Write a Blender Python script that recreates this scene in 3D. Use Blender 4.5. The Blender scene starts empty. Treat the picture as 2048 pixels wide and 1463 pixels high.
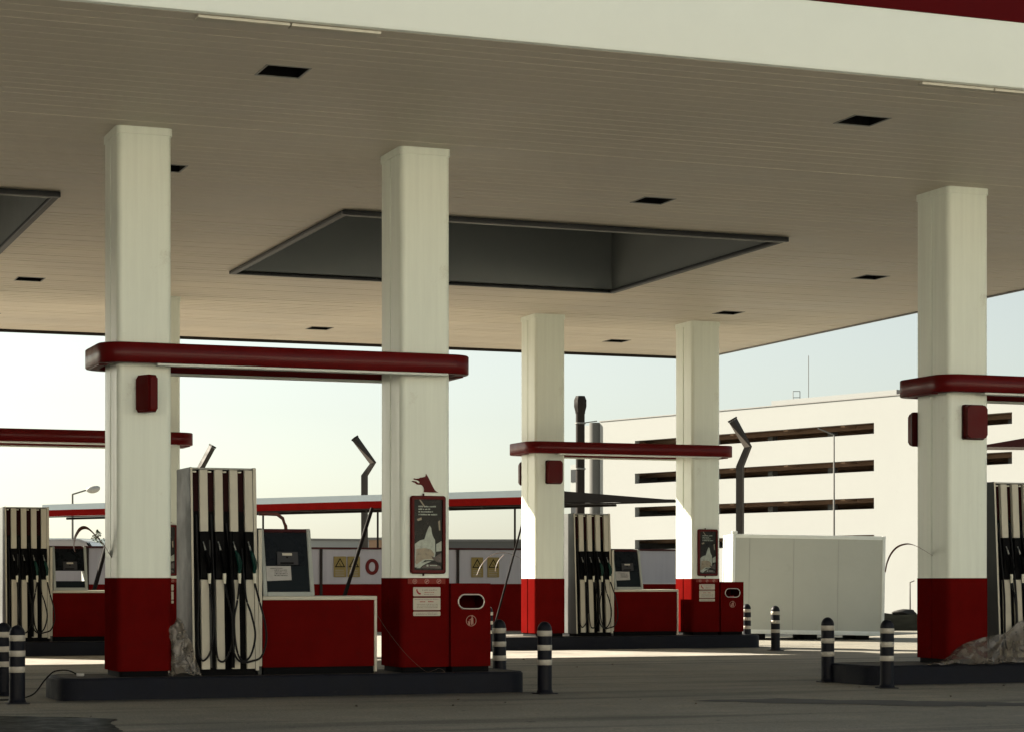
import bpy, bmesh, math, random
from mathutils import Vector, Matrix, noise
random.seed(7)
S = bpy.context.scene
COL = S.collection
PI = math.pi
rad = math.radians

# ------------------------------------------------------------------ materials
def mat(name, col, rough=.6, metal=0., var=.0, vscale=6., bump=0., bscale=60., coat=0., spec=.5, streak=0., dirt=None, island=False):
    m = bpy.data.materials.new(name); m.use_nodes = True
    nt = m.node_tree; N = nt.nodes; L = nt.links
    b = N['Principled BSDF']
    b.inputs['Base Color'].default_value = (*col, 1)
    b.inputs['Roughness'].default_value = rough
    b.inputs['Metallic'].default_value = metal
    b.inputs['Coat Weight'].default_value = coat
    b.inputs['Coat Roughness'].default_value = .12
    b.inputs['Specular IOR Level'].default_value = spec
    tc = N.new('ShaderNodeTexCoord')
    last = None
    if var or streak:
        n = N.new('ShaderNodeTexNoise'); n.inputs['Scale'].default_value = vscale; n.inputs['Detail'].default_value = 8
        n.inputs['Roughness'].default_value = .65
        if streak:
            mp = N.new('ShaderNodeMapping'); mp.inputs['Scale'].default_value = (6, 6, .35)
            L.new(tc.outputs['Object'], mp.inputs['Vector']); L.new(mp.outputs[0], n.inputs['Vector'])
        else:
            L.new(tc.outputs['Object'], n.inputs['Vector'])
        mr = N.new('ShaderNodeMapRange'); mr.inputs[1].default_value = .3; mr.inputs[2].default_value = .7
        a = max(var, streak)
        mr.inputs[3].default_value = 1 - a; mr.inputs[4].default_value = 1 + a * .6
        L.new(n.outputs['Fac'], mr.inputs[0])
        mx = N.new('ShaderNodeVectorMath'); mx.operation = 'SCALE'
        mx.inputs[0].default_value = col
        L.new(mr.outputs[0], mx.inputs['Scale']); L.new(mx.outputs[0], b.inputs['Base Color'])
        last = mx.outputs[0]
        r2 = N.new('ShaderNodeMapRange'); r2.inputs[1].default_value = .3; r2.inputs[2].default_value = .7
        r2.inputs[3].default_value = max(.02, rough - .12); r2.inputs[4].default_value = min(1, rough + .14)
        L.new(n.outputs['Fac'], r2.inputs[0]); L.new(r2.outputs[0], b.inputs['Roughness'])
    if dirt:
        n3 = N.new('ShaderNodeTexNoise'); n3.inputs['Scale'].default_value = dirt[1]; n3.inputs['Detail'].default_value = 10
        n3.inputs['Roughness'].default_value = .75
        L.new(tc.outputs['Object'], n3.inputs['Vector'])
        r3 = N.new('ShaderNodeMapRange'); r3.inputs[1].default_value = dirt[2]; r3.inputs[2].default_value = dirt[2] + .12
        r3.inputs[4].default_value = dirt[3]
        L.new(n3.outputs['Fac'], r3.inputs[0])
        mix = N.new('ShaderNodeMix'); mix.data_type = 'RGBA'
        L.new(r3.outputs[0], mix.inputs[0])
        if last: L.new(last, mix.inputs[6])
        else: mix.inputs[6].default_value = (*col, 1)
        mix.inputs[7].default_value = (*dirt[0], 1)
        L.new(mix.outputs[2], b.inputs['Base Color'])
    if bump:
        n2 = N.new('ShaderNodeTexNoise'); n2.inputs['Scale'].default_value = bscale; n2.inputs['Detail'].default_value = 6
        L.new(tc.outputs['Object'], n2.inputs['Vector'])
        bp = N.new('ShaderNodeBump'); bp.inputs['Strength'].default_value = bump; bp.inputs['Distance'].default_value = .01
        L.new(n2.outputs['Fac'], bp.inputs['Height']); L.new(bp.outputs[0], b.inputs['Normal'])
    return m

M = {}
M['white'] = mat('cream_painted_metal', (.76, .81, .72), .38, var=.06, vscale=1.4, bump=.04, bscale=3, streak=.07, spec=.22, dirt=((.46, .44, .35), 2.6, .60, .45))
M['white_plain'] = mat('white_gloss_sheet', (.66, .70, .65), .45, var=.04, vscale=.7, spec=.25)
M['ceil'] = mat('ceiling_slats', (.62, .565, .47), .5, var=.16, vscale=.3, spec=.3)
M['groove'] = mat('ceiling_groove', (.26, .24, .20), .7)
M['red'] = mat('red_gloss_paint', (.102, .0042, .0036), .6, var=.16, vscale=2.2, bump=.03, bscale=4, spec=.0, dirt=((.058, .009, .007), 7, .56, .6))
M['redbeam'] = mat('red_beam_lacquer', (.095, .0030, .0030), .45, var=.14, vscale=2.2, spec=.08, coat=.15)
M['redfascia'] = mat('red_fascia_paint', (.065, .0006, .0016), .5, var=.06, vscale=.8, spec=.05)
M['redbox'] = mat('red_plastic', (.085, .0030, .0030), .4, var=.08, vscale=5, spec=.12)
M['darkred'] = mat('dark_red_trim', (.035, .002, .002), .4, var=.1, spec=.15)
M['navy'] = mat('navy_kerb_paint', (.0105, .012, .018), .65, var=.3, vscale=3, bump=.35, bscale=30, spec=.12, dirt=((.05, .045, .038), 7, .62, .5))
M['conc'] = mat('island_concrete', (.085, .075, .060), .9, var=.3, vscale=5, bump=.4, bscale=50, spec=.2, dirt=((.16, .14, .11), 3.3, .55, .6))
M['black'] = mat('black_plastic', (.0028, .0028, .0032), .5, var=.2, vscale=6, spec=.04)
M['blackmat'] = mat('black_matte', (.004, .004, .0045), .85, spec=.1)
M['rubber'] = mat('hose_rubber', (.004, .004, .0045), .5, spec=.18)
M['pumpwhite'] = mat('pump_panel_white', (.52, .49, .40), .5, var=.08, vscale=3, spec=.25, dirt=((.28, .25, .20), 9, .64, .5))
M['pumpside'] = mat('pump_side_grey', (.075, .078, .075), .5, var=.15, vscale=2, spec=.15)
M['alu'] = mat('brushed_aluminium', (.22, .22, .20), .42, .5, var=.1, vscale=8)
M['chrome'] = mat('bright_metal', (.50, .46, .41), .32, .6)
M['green'] = mat('green_nozzle_plastic', (.003, .032, .024), .45, var=.1, spec=.2)
M['nozzleend'] = mat('pale_swivel_plastic', (.62, .60, .48), .4)
M['screen'] = mat('dark_screen_glass', (.003, .0045, .006), .3, var=.1, vscale=3, spec=.14)
M['panelnavy'] = mat('dark_slate_panel', (.007, .011, .014), .5, var=.15, vscale=4, spec=.1)
M['greypanel'] = mat('card_reader_grey', (.035, .035, .038), .5, spec=.2)
M['paper'] = mat('white_paper', (.38, .37, .35), .9, var=.08, vscale=14, bump=.5, bscale=8, spec=.1)
M['ink'] = mat('grey_ink', (.22, .20, .18), .8)
M['redink'] = mat('red_ink', (.30, .03, .03), .8)
M['signwhite'] = mat('sign_white', (.50, .46, .38), .55, var=.05, vscale=10, spec=.2)
M['pink'] = mat('sign_pale_outline', (.36, .20, .155), .6, spec=.2)
M['redsign'] = mat('red_sign_film', (.20, .016, .009), .45, var=.1, vscale=8, spec=.2)
M['yellow'] = mat('yellow_sign', (.20, .155, .055), .6, var=.1, vscale=8, spec=.2)
M['bollard'] = mat('bollard_navy', (.007, .008, .013), .5, var=.25, vscale=8, spec=.15, dirt=((.04, .037, .034), 14, .62, .4))
M['band'] = mat('reflective_band', (.42, .39, .33), .45, var=.15, vscale=12, dirt=((.16, .14, .12), 14, .60, .5))
M['wellwall'] = mat('skylight_well_sheet', (.24, .26, .26), .4, var=.08, vscale=.6, spec=.3)
M['welltop'] = mat('skylight_dark_top', (.05, .055, .06), .4)
M['frame'] = mat('dark_frame_metal', (.016, .018, .020), .45, spec=.25)
M['steel'] = mat('weathered_dark_steel', (.022, .018, .016), .65, 0, var=.2, vscale=4, spec=.1)
M['steelpale'] = mat('galvanised_steel', (.16, .16, .155), .5, .2, var=.1, spec=.3)
M['lamphead'] = mat('lamp_head_grey', (.40, .40, .38), .5)
M['maststeel'] = mat('mast_steel', (.050, .044, .038), .6, 0, var=.25, vscale=3, spec=.15)
M['channelred'] = mat('hose_channel_dark', (.016, .0012, .0012), .5, spec=.06)
M['wallwhite'] = mat('wall_grey_white', (.33, .33, .37), .65, var=.08, vscale=1.2, streak=.08, spec=.2)
M['bldg'] = mat('cream_render', (.30, .312, .305), .85, var=.06, vscale=.12, spec=.1, dirt=((.26, .262, .25), .3, .58, .4))
M['bundle'] = mat('dark_bundle_cloth', (.02, .018, .016), .9)
M['bldgdark'] = mat('deck_soffit', (.32, .215, .15), .9, var=.2, vscale=.5, spec=.05)
M['termframe'] = mat('terminal_frame_grey', (.34, .36, .33), .5, var=.08, vscale=6, spec=.25)
M['seam'] = mat('cabin_seam', (.32, .34, .33), .6)
M['bldggrey'] = mat('grey_render', (.12, .12, .115), .85, var=.05, spec=.1)
M['cab'] = mat('cabin_grey_sheet', (.42, .45, .42), .55, var=.07, vscale=.6, spec=.2, dirt=((.30, .30, .27), 1.6, .60, .4))
M['cabframe'] = mat('cabin_frame_pale', (.70, .76, .75), .5, var=.05, spec=.3)
M['awnwhite'] = mat('awning_pale_blue', (.22, .275, .30), .6, var=.04, spec=.2)
M['strap'] = mat('reddish_strap_film', (.10, .030, .020), .55, var=.3, vscale=12, spec=.3)
M['strut'] = mat('black_strut_paint', (.010, .008, .007), .7, var=.2, spec=.04)
M['strapale'] = mat('pale_tape', (.07, .045, .032), .6, var=.2, vscale=12, spec=.2)
M['glass'] = mat('car_glass', (.03, .04, .045), .08, coat=.5)
M['carwhite'] = mat('white_car_paint', (.35, .36, .36), .35, coat=.3)
M['hill'] = mat('dry_hill', (.12, .15, .155), .95, var=.12, vscale=.01, spec=.1)
M['leaf'] = mat('dark_leaf', (.06, .085, .045), .8, var=.3, vscale=2)
M['bark'] = mat('bark', (.12, .09, .07), .9)
M['posterdark'] = mat('poster_dark', (.008, .009, .007), .3, var=.7, vscale=9, spec=.15)
M['posterpale'] = mat('poster_pale', (.33, .37, .31), .35, var=.35, vscale=14)
M['postertan'] = mat('poster_tan', (.24, .20, .13), .35, var=.3, vscale=20)
M['posterbrown'] = mat('poster_brown', (.035, .02, .015), .35, var=.4, vscale=18)

def plastic_mat():
    m = bpy.data.materials.new('crumpled_clear_plastic'); m.use_nodes = True
    nt = m.node_tree; N = nt.nodes; L = nt.links
    b = N['Principled BSDF']; b.inputs['Base Color'].default_value = (.20, .175, .145, 1); b.inputs['Roughness'].default_value = .2
    b.inputs['Specular IOR Level'].default_value = .9
    t = N.new('ShaderNodeBsdfTransparent'); t.inputs[0].default_value = (.9, .88, .85, 1)
    tl = N.new('ShaderNodeBsdfTranslucent'); tl.inputs[0].default_value = (.2, .18, .16, 1)
    mx = N.new('ShaderNodeMixShader'); mx2 = N.new('ShaderNodeMixShader')
    n = N.new('ShaderNodeTexNoise'); n.inputs['Scale'].default_value = 9; n.inputs['Detail'].default_value = 8
    tc = N.new('ShaderNodeTexCoord'); L.new(tc.outputs['Object'], n.inputs['Vector'])
    mr = N.new('ShaderNodeMapRange'); mr.inputs[1].default_value = .35; mr.inputs[2].default_value = .65; mr.inputs[3].default_value = .40; mr.inputs[4].default_value = .90
    L.new(n.outputs['Fac'], mr.inputs[0])
    mx.inputs[0].default_value = .3
    L.new(b.outputs[0], mx.inputs[1]); L.new(tl.outputs[0], mx.inputs[2])
    L.new(mr.outputs[0], mx2.inputs[0]); L.new(t.outputs[0], mx2.inputs[1]); L.new(mx.outputs[0], mx2.inputs[2])
    L.new(mx2.outputs[0], N['Material Output'].inputs['Surface'])
    bp = N.new('ShaderNodeBump'); bp.inputs['Strength'].default_value = .6; bp.inputs['Distance'].default_value = .02
    n2 = N.new('ShaderNodeTexNoise'); n2.inputs['Scale'].default_value = 22; n2.inputs['Detail'].default_value = 3
    L.new(tc.outputs['Object'], n2.inputs['Vector']); L.new(n2.outputs['Fac'], bp.inputs['Height']); L.new(bp.outputs[0], b.inputs['Normal'])
    return m
M['plastic'] = plastic_mat()

TH_ = -rad(21)
def asphalt():
    m = bpy.data.materials.new('worn_dusty_asphalt'); m.use_nodes = True
    nt = m.node_tree; N = nt.nodes; L = nt.links
    b = N['Principled BSDF']; tc = N.new('ShaderNodeTexCoord')
    def nz(scale, det=8, r=.6, vec=None):
        n = N.new('ShaderNodeTexNoise'); n.inputs['Scale'].default_value = scale; n.inputs['Detail'].default_value = det
        n.inputs['Roughness'].default_value = r; L.new(vec or tc.outputs['Object'], n.inputs['Vector']); return n.outputs['Fac']
    def ramp(src, a, b_, lo, hi):
        r = N.new('ShaderNodeMapRange'); r.inputs[1].default_value = a; r.inputs[2].default_value = b_
        r.inputs[3].default_value = lo; r.inputs[4].default_value = hi; L.new(src, r.inputs[0]); return r.outputs[0]
    def mixc(f, c1, c2):
        x = N.new('ShaderNodeMix'); x.data_type = 'RGBA'; L.new(f, x.inputs[0])
        for i, c in ((6, c1), (7, c2)):
            if isinstance(c, tuple): x.inputs[i].default_value = (*c, 1)
            else: L.new(c, x.inputs[i])
        return x.outputs[2]
    base = mixc(ramp(nz(.35), .35, .65, 0, 1), (.155, .150, .128), (.215, .202, .168))
    dust = mixc(ramp(nz(1.1, 10, .7), .50, .68, 0, .6), base, (.27, .24, .185))
    mp = N.new('ShaderNodeMapping'); mp.inputs['Scale'].default_value = (.10, 1.5, 1); mp.inputs['Rotation'].default_value = (0, 0, .10)
    L.new(tc.outputs['Object'], mp.inputs['Vector'])
    tracks = mixc(ramp(nz(1.0, 5, .55, mp.outputs[0]), .52, .64, 0, .65), dust, (.062, .061, .058))
    sp = mixc(ramp(nz(90, 3, .6), .54, .66, 0, .7), tracks, (.34, .31, .25))
    sp2 = mixc(ramp(nz(38, 4, .7), .34, .46, .75, 0), sp, (.035, .035, .033))
    spots = mixc(ramp(nz(5, 3, .5), .70, .74, 0, .75), sp2, (.03, .03, .03))
    mo = N.new('ShaderNodeVectorMath'); mo.operation = 'SCALE'; L.new(spots, mo.inputs[0])
    mp2 = N.new('ShaderNodeMapping'); mp2.inputs['Scale'].default_value = (1, .35, 1); mp2.inputs['Rotation'].default_value = (0, 0, -TH_)
    L.new(tc.outputs['Object'], mp2.inputs['Vector'])
    L.new(ramp(nz(26, 7, .8, mp2.outputs[0]), .30, .70, .95, 1.6), mo.inputs['Scale'])
    L.new(mo.outputs[0], b.inputs['Base Color'])
    L.new(ramp(nz(.8), .3, .7, .7, .9), b.inputs['Roughness']); b.inputs['Specular IOR Level'].default_value = .25
    bp = N.new('ShaderNodeBump'); bp.inputs['Strength'].default_value = .55; bp.inputs['Distance'].default_value = .012
    L.new(nz(70, 8, .7), bp.inputs['Height']); L.new(bp.outputs[0], b.inputs['Normal'])
    return m
M['asphalt'] = asphalt()
M['dust'] = mat('pale_dust', (.10, .09, .072), .95, var=.3, vscale=8, bump=.5, bscale=60)
M['wet'] = mat('dark_wet_patch', (.004, .009, .010), .5, var=.3, vscale=5, spec=.03)

# ------------------------------------------------------------------ mesh builder
class MB:
    def __init__(s): s.bm = bmesh.new(); s.mi = 0
    def face(s, vs):
        try:
            f = s.bm.faces.new(vs); f.material_index = s.mi; return f
        except ValueError: return None
    def box(s, x0, x1, y0, y1, z0, z1, bev=0, seg=2, mtx=None):
        v = [s.bm.verts.new(p) for p in ((x0,y0,z0),(x1,y0,z0),(x1,y1,z0),(x0,y1,z0),(x0,y0,z1),(x1,y0,z1),(x1,y1,z1),(x0,y1,z1))]
        fs = [s.face([v[i] for i in q]) for q in ((0,3,2,1),(4,5,6,7),(0,1,5,4),(1,2,6,5),(2,3,7,6),(3,0,4,7))]
        if mtx:
            for w in v: w.co = mtx @ w.co
        if bev:
            es = list({e for f in fs for e in f.edges})
            r = bmesh.ops.bevel(s.bm, geom=es, offset=bev, segments=seg, affect='EDGES', profile=.5)
            for f in r['faces']: f.material_index = s.mi
        return s
    def prism(s, poly, a, b, axis='z', cap=True):
        f = {'z': lambda p, q, h: (p, q, h), 'y': lambda p, q, h: (p, h, q), 'x': lambda p, q, h: (h, p, q)}[axis]
        A = [s.bm.verts.new(f(p, q, a)) for p, q in poly]; B = [s.bm.verts.new(f(p, q, b)) for p, q in poly]
        n = len(poly)
        for i in range(n): s.face([A[i], A[(i+1) % n], B[(i+1) % n], B[i]])
        if cap: s.face(A[::-1]); s.face(B)
        return s
    def hexa(s, P):
        v = [s.bm.verts.new(p) for p in P]
        for q in ((0,3,2,1),(4,5,6,7),(0,1,5,4),(1,2,6,5),(2,3,7,6),(3,0,4,7)): s.face([v[i] for i in q])
        return s
    def quad(s, *P):
        s.face([s.bm.verts.new(p) for p in P]); return s
    def tube(s, pts, r, n=10, cap=True, flat=1.):
        pts = [Vector(p) for p in pts]; rings = []
        for i, p in enumerate(pts):
            t = (pts[min(i+1, len(pts)-1)] - pts[max(i-1, 0)]).normalized()
            up = Vector((0, 0, 1)) if abs(t.z) < .95 else Vector((0, 1, 0))
            a = t.cross(up).normalized(); b = a.cross(t)
            rr = r[i] if isinstance(r, (list, tuple)) else r
            rings.append([s.bm.verts.new(p + a*math.cos(2*PI*k/n)*rr + b*math.sin(2*PI*k/n)*rr*flat) for k in range(n)])
        for A, B in zip(rings, rings[1:]):
            for k in range(n): s.face([A[k], A[(k+1) % n], B[(k+1) % n], B[k]])
        if cap: s.face(rings[0][::-1]); s.face(rings[-1])
        return s
    def lathe(s, prof, n=28, c=(0, 0)):
        rings = []
        for r, z in prof:
            rings.append([s.bm.verts.new((c[0]+r*math.cos(2*PI*k/n), c[1]+r*math.sin(2*PI*k/n), z)) for k in range(n)] if r > 1e-5 else s.bm.verts.new((c[0], c[1], z)))
        for A, B in zip(rings, rings[1:]):
            for k in range(n):
                k2 = (k+1) % n
                if isinstance(A, list) and isinstance(B, list): s.face([A[k], A[k2], B[k2], B[k]])
                elif isinstance(A, list): s.face([A[k], A[k2], B])
                elif isinstance(B, list): s.face([A, B[k2], B[k]])
        return s
    def build(s, name, mats, parent=None, smooth=35, loc=None):
        bmesh.ops.recalc_face_normals(s.bm, faces=s.bm.faces)
        me = bpy.data.meshes.new(name); s.bm.to_mesh(me); s.bm.free()
        for m in (mats if isinstance(mats, (list, tuple)) else [mats]): me.materials.append(M[m] if isinstance(m, str) else m)
        if smooth:
            for p in me.polygons: p.use_smooth = True
            me.set_sharp_from_angle(angle=rad(smooth))
        o = bpy.data.objects.new(name, me); COL.objects.link(o)
        if parent: o.parent = parent
        if loc: o.location = loc
        return o

def tag(o, label=None, cat=None, group=None, kind=None):
    if label: o['label'] = label
    if cat: o['category'] = cat
    if group: o['group'] = group
    if kind: o['kind'] = kind
    return o
def thing(name, label, cat, loc=(0, 0, 0), rz=0, group=None):
    o = bpy.data.objects.new(name, None); COL.objects.link(o); o.empty_display_size = .2
    o.location = loc; o.rotation_euler = (0, 0, rz)
    return tag(o, label, cat, group)
def dup(root, loc, label, rz=None, skip=()):
    r = root.copy(); COL.objects.link(r); r.location = loc; r['label'] = label
    if rz is not None: r.rotation_euler = (0, 0, rz)
    for ch in list(root.children):
        if ch.name.split('.')[0] in skip: continue
        c = ch.copy(); COL.objects.link(c); c.parent = r
        for g in list(ch.children):
            d = g.copy(); COL.objects.link(d); d.parent = c
    return r
def rr(x0, x1, y0, y1, r, n=6):
    P = []
    for cx, cy, a0 in ((x1-r, y0+r, -90), (x1-r, y1-r, 0), (x0+r, y1-r, 90), (x0+r, y0+r, 180)):
        for k in range(n+1):
            a = rad(a0 + 90*k/n); P.append((cx + r*math.cos(a), cy + r*math.sin(a)))
    return P
TH = rad(21); cT, sT = math.cos(TH), math.sin(TH)
def road(X, Y, z=0):        # the street grid behind the station lies 21 degrees off the station grid
    return (X*cT + Y*sT, -X*sT + Y*cT, z)

# ------------------------------------------------------------------ ground
g = MB()
ys = [-30, 0, 20, 40, 60, 74, 80, 86, 92, 100, 115, 150, 300, 900, 4000]
zs = [0, 0, 0, 0, 0, 0, -.1, -.45, -.8, -1.1, -1.2, -1.2, -1.2, -1.2, -1.2]
xs = [-3000, -600, -150, -60, -20, 0, 20, 60, 150, 600, 3000]
V = [[g.bm.verts.new(road(x, y, z)) for x in xs] for y, z in zip(ys, zs)]
for j in range(len(ys)-1):
    for i in range(len(xs)-1): g.face([V[j][i], V[j][i+1], V[j+1][i+1], V[j+1][i]])
tag(g.build('ground', 'asphalt', smooth=180), kind='structure')

def blob(pts, z, name, m, jit=.05, n=8):
    b = MB(); P = []
    for i in range(len(pts)):
        a = Vector(pts[i]); c = Vector(pts[(i+1) % len(pts)])
        L_ = (c-a).length; k = max(2, int(L_*n))
        for q in range(k):
            p = a.lerp(c, q/k); j = noise.noise_vector(Vector((p.x*6, p.y*6, z)))
            P.append((p.x + j.x*jit, p.y + j.y*jit))
    f = b.face([b.bm.verts.new((x, y, z)) for x, y in P])
    bmesh.ops.triangulate(b.bm, faces=b.bm.faces)
    return tag(b.build(name, m, smooth=0), kind='structure')
blob([(2.3, 20.2), (3.9, 20.0), (4.15, 22.1), (3.2, 22.85), (2.0, 23.1)], .004, 'wet_patch', 'wet', .12)
blob([(10.95, 22.9), (12.9, 21.0), (14.6, 20.4), (14.3, 21.1), (12.2, 22.9)], .004, 'tyre_mark_patch', mat('dark_tyre_patch', (.055, .055, .053), .8, var=.4, vscale=4), .25, 5)

fa = MB(); fa.quad((-70, -60, .004), (70, -60, .004), (70, 11, .004), (-70, 11, .004))  # pale sheet out of view, added to bounce sunlight onto fascia and ceiling
tag(fa.build('bounce_sheet', mat('bounce_sheet_pale', (.52, .50, .44), .9, var=.15, vscale=1), None, 0), kind='structure')
sunlit_paint = mat('pale_sunlit_paint', (.34, .32, .28), .9, var=.22, vscale=1.1, bump=.4, bscale=40, spec=.2, dirt=((.13, .12, .10), 1.7, .54, .7))  # brightness of the sunlit strip put into the ground colour, from the shadow line
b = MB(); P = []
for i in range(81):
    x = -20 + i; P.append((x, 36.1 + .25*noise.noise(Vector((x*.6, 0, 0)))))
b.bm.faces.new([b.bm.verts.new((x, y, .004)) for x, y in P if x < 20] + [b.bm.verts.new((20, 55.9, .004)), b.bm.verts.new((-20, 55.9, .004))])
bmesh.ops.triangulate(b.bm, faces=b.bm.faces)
tag(b.build('painted_sunlit_ground', sunlit_paint, None, 0), kind='structure')

# ------------------------------------------------------------------ islands
def island(u0, u1, v0, v1, label):
    t = thing('pump_island', label, 'pump island', (u0, v0, 0), group='pump islands under the canopy')
    L_, D = u1-u0, v1-v0
    c = MB(); out = rr(0, L_, 0, D, .28, 8); inn = rr(.10, L_-.10, .10, D-.10, .2, 8)
    n = len(out)
    def ring(p, z): return [c.bm.verts.new((x, y, z)) for x, y in p]
    sm = rr(.02, L_-.02, .02, D-.02, .27, 8)
    R_ = [ring(out, 0), ring(out, .235), ring(sm, .258), ring(inn, .260), ring(inn, .2)]
    for A, B in zip(R_, R_[1:]):
        for k in range(n): c.face([A[k], A[(k+1) % n], B[(k+1) % n], B[k]])
    c.build('kerb', 'navy', t)
    s = MB(); s.prism(rr(.101, L_-.101, .101, D-.101, .2, 8), .2, .256); s.build('concrete_top', 'conc', t)
    # dusty line at the foot of the kerb
    d = MB(); k = 90
    A = []; B = []
    for i in range(k+1):
        x = -.05 + (L_+.1)*i/k
        w = .07 + .05*noise.noise(Vector((x*2.3, u0, v0))) + .03*noise.noise(Vector((x*11, u0, v0)))
        A.append(d.bm.verts.new((x, -.002, .006))); B.append(d.bm.verts.new((x, -.02-max(.01, w)*1.5, .004)))
    for i in range(k): d.face([B[i], B[i+1], A[i+1], A[i]])
    d.build('dust_line', 'dust', t, smooth=0)
    return t
DU, DV = 11.08, 15.13
island(4.22, 9.95, 25.32, 26.62, 'long navy kerbed pump island nearest the camera, with two columns')
island(4.22+DU-.55, 9.84+DU, 25.32, 26.62, 'navy kerbed pump island at the right edge of the photo under a plastic sheet')
island(4.22, 9.84, 25.32+DV-.05, 26.62+DV, 'far pump island at the left, seen behind the nearest left column')
island(4.22+DU-.2, 9.95+DU, 25.32+DV-.05, 26.62+DV, 'far pump island in the middle with sunlit red column feet')

# ------------------------------------------------------------------ columns
CW, CD, IZ = .64, .82, .258
def col_profile(o=0):
    P = rr(-o, CW+o, -o, CD+o, .075+o*.5, 8)
    Q = []; w, dp = .022, .022
    for i, p in enumerate(P):
        Q.append(p)
        a, b = p, P[(i+1) % len(P)]
        if abs(a[0]-b[0]) < 1e-6 and abs(a[1]-b[1]) > .3:
            sgn = 1 if b[1] > a[1] else -1; inw = -1 if a[0] > CW/2 else 1; m_ = CD*.5
            Q += [(a[0], m_-sgn*w), (a[0]+inw*dp, m_-sgn*w*.6), (a[0]+inw*dp, m_+sgn*w*.6), (a[0], m_+sgn*w)]
    return Q
def make_column(loc, label):
    t = thing('canopy_column', label, 'column', loc, group='white and red canopy columns')
    MB().prism(col_profile(), 1.41-IZ, 6.56-IZ).build('shaft', 'white', t, 40)
    MB().prism(rr(-.014, CW+.014, -.014, CD+.014, .08, 8), 6.56-IZ, 6.648-IZ).build('collar', 'white', t, 40)
    MB().prism(col_profile(.006), .325-IZ, 1.409-IZ).build('base_cladding', 'red', t, 40)
    MB().prism(rr(.03, CW-.03, .03, CD-.03, .05, 6), 0, .324-IZ).build('plinth', 'blackmat', t, 40)
    return t
C1 = make_column((4.91, 25.55, IZ), 'big white and red column left of the nearest pump, red box high on its front')
dup(C1, (8.36, 25.55, IZ), 'big white and red column carrying the dog head emblem and the large poster')
dup(C1, (16.05, 25.53, IZ), 'white and red column at the right edge, plastic sheet at its foot')
dup(C1, (4.91, 25.55+DV, IZ), 'far white column at the left under the far red beam, mostly out of the frame')
dup(C1, (8.36, 25.55+DV, IZ), 'far white column half hidden behind the nearest left column')
dup(C1, (16.12, 25.57+DV, IZ), 'far white column with bright sunlit red foot, left of the far pump')
dup(C1, (19.55, 25.57+DV, IZ), 'far white column with small poster and litter bin, near the white cabin')

# ------------------------------------------------------------------ red loop beams round the column pairs
def make_ring(loc, label):
    t = thing('loop_beam', label, 'loop beam', loc, group='red loop beams round the column pairs')
    x0, x1, y0, y1 = -.23, 4.32, -.27, 1.07; w = .16
    def sec(d, r): return rr(x0+d, x1-d, y0+d, y1-d, r, 8)
    b = MB(); zt, zb = 4.115, 3.885
    prof = [(0.012, zb), (0, zb+.012), (0, zt-.012), (.012, zt), (w-.012, zt), (w, zt-.012), (w, zb+.012), (w-.012, zb)]
    rings = [[b.bm.verts.new((x, y, z-IZ)) for x, y in sec(d, .30-d*.9)] for d, z in prof]
    n = len(rings[0])
    for i in range(len(rings)):
        A, B = rings[i], rings[(i+1) % len(rings)]
        for k in range(n): b.face([A[k], A[(k+1) % n], B[(k+1) % n], B[k]])
    b.build('beam', 'redbeam', t, 50)
    for yy in (y0, y1-w):
        MB().box(.42, 3.98, yy+.03, yy+w-.015, zb-.028-IZ, zb+.004-IZ, .008).build('light_strip', 'white_plain', t)
    for xx in (x0+.03, x1-w+.03):
        MB().box(xx, xx+.1, y0+.36, y1-.36, zb-.014-IZ, zb+.004-IZ, .004).build('end_plate', 'redbox', t)
    for yy in (.12, .60):
        MB().box(CW+.002, 3.448, yy, yy+.07, 3.93-IZ, 4.04-IZ, .01).build('cross_rail', 'darkred', t)
    return t
R1 = make_ring((4.91, 25.55, IZ), 'red loop beam round the two big near columns')
dup(R1, (16.05, 25.53, IZ), 'red loop beam cut off by the right edge of the photo')
dup(R1, (4.91, 25.55+DV, IZ), 'far red loop beam at the left edge, passing behind the nearest column')
dup(R1, (16.12, 25.57+DV, IZ), 'far red loop beam in the middle in front of the parking building')

# ------------------------------------------------------------------ red wall boxes
def make_wbox(loc, rz, label, rod=False):
    t = thing('wall_box', label, 'wall box', loc, rz, group='red boxes fixed high on the columns')
    MB().prism(rr(-.17, .17, -.235, .235, .035, 5), -.035, -.002, 'y').build('back_plate', 'darkred', t)
    b = MB(); fr = [(-.006, .006), (-.10, .0), (-.125, .012), (-.132, .03)]
    rs = []
    b.prism(rr(-.155, .155, -.22, .22, .045, 5), -.13, -.037, 'y')
    es = [e for e in b.bm.edges if all(v.co.y < -.12 for v in e.verts)]
    bmesh.ops.bevel(b.bm, geom=es, offset=.014, segments=3, affect='EDGES')
    b.build('cover', 'redbox', t, 50)
    return t
W = make_wbox((16.43, 25.53, 3.50), 0, 'square red box on the front of the right edge column')
dup(W, (16.165, 26.355, 3.45), 'red box peeping out behind the left edge of the right edge column', PI)
dup(W, (16.50, 25.57+DV, 3.52), 'small red box on the front of the far sunlit column')
dup(W, (16.28, 26.395+DV, 3.52), 'small red box peeping out behind the left edge of the far sunlit column', PI)
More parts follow.
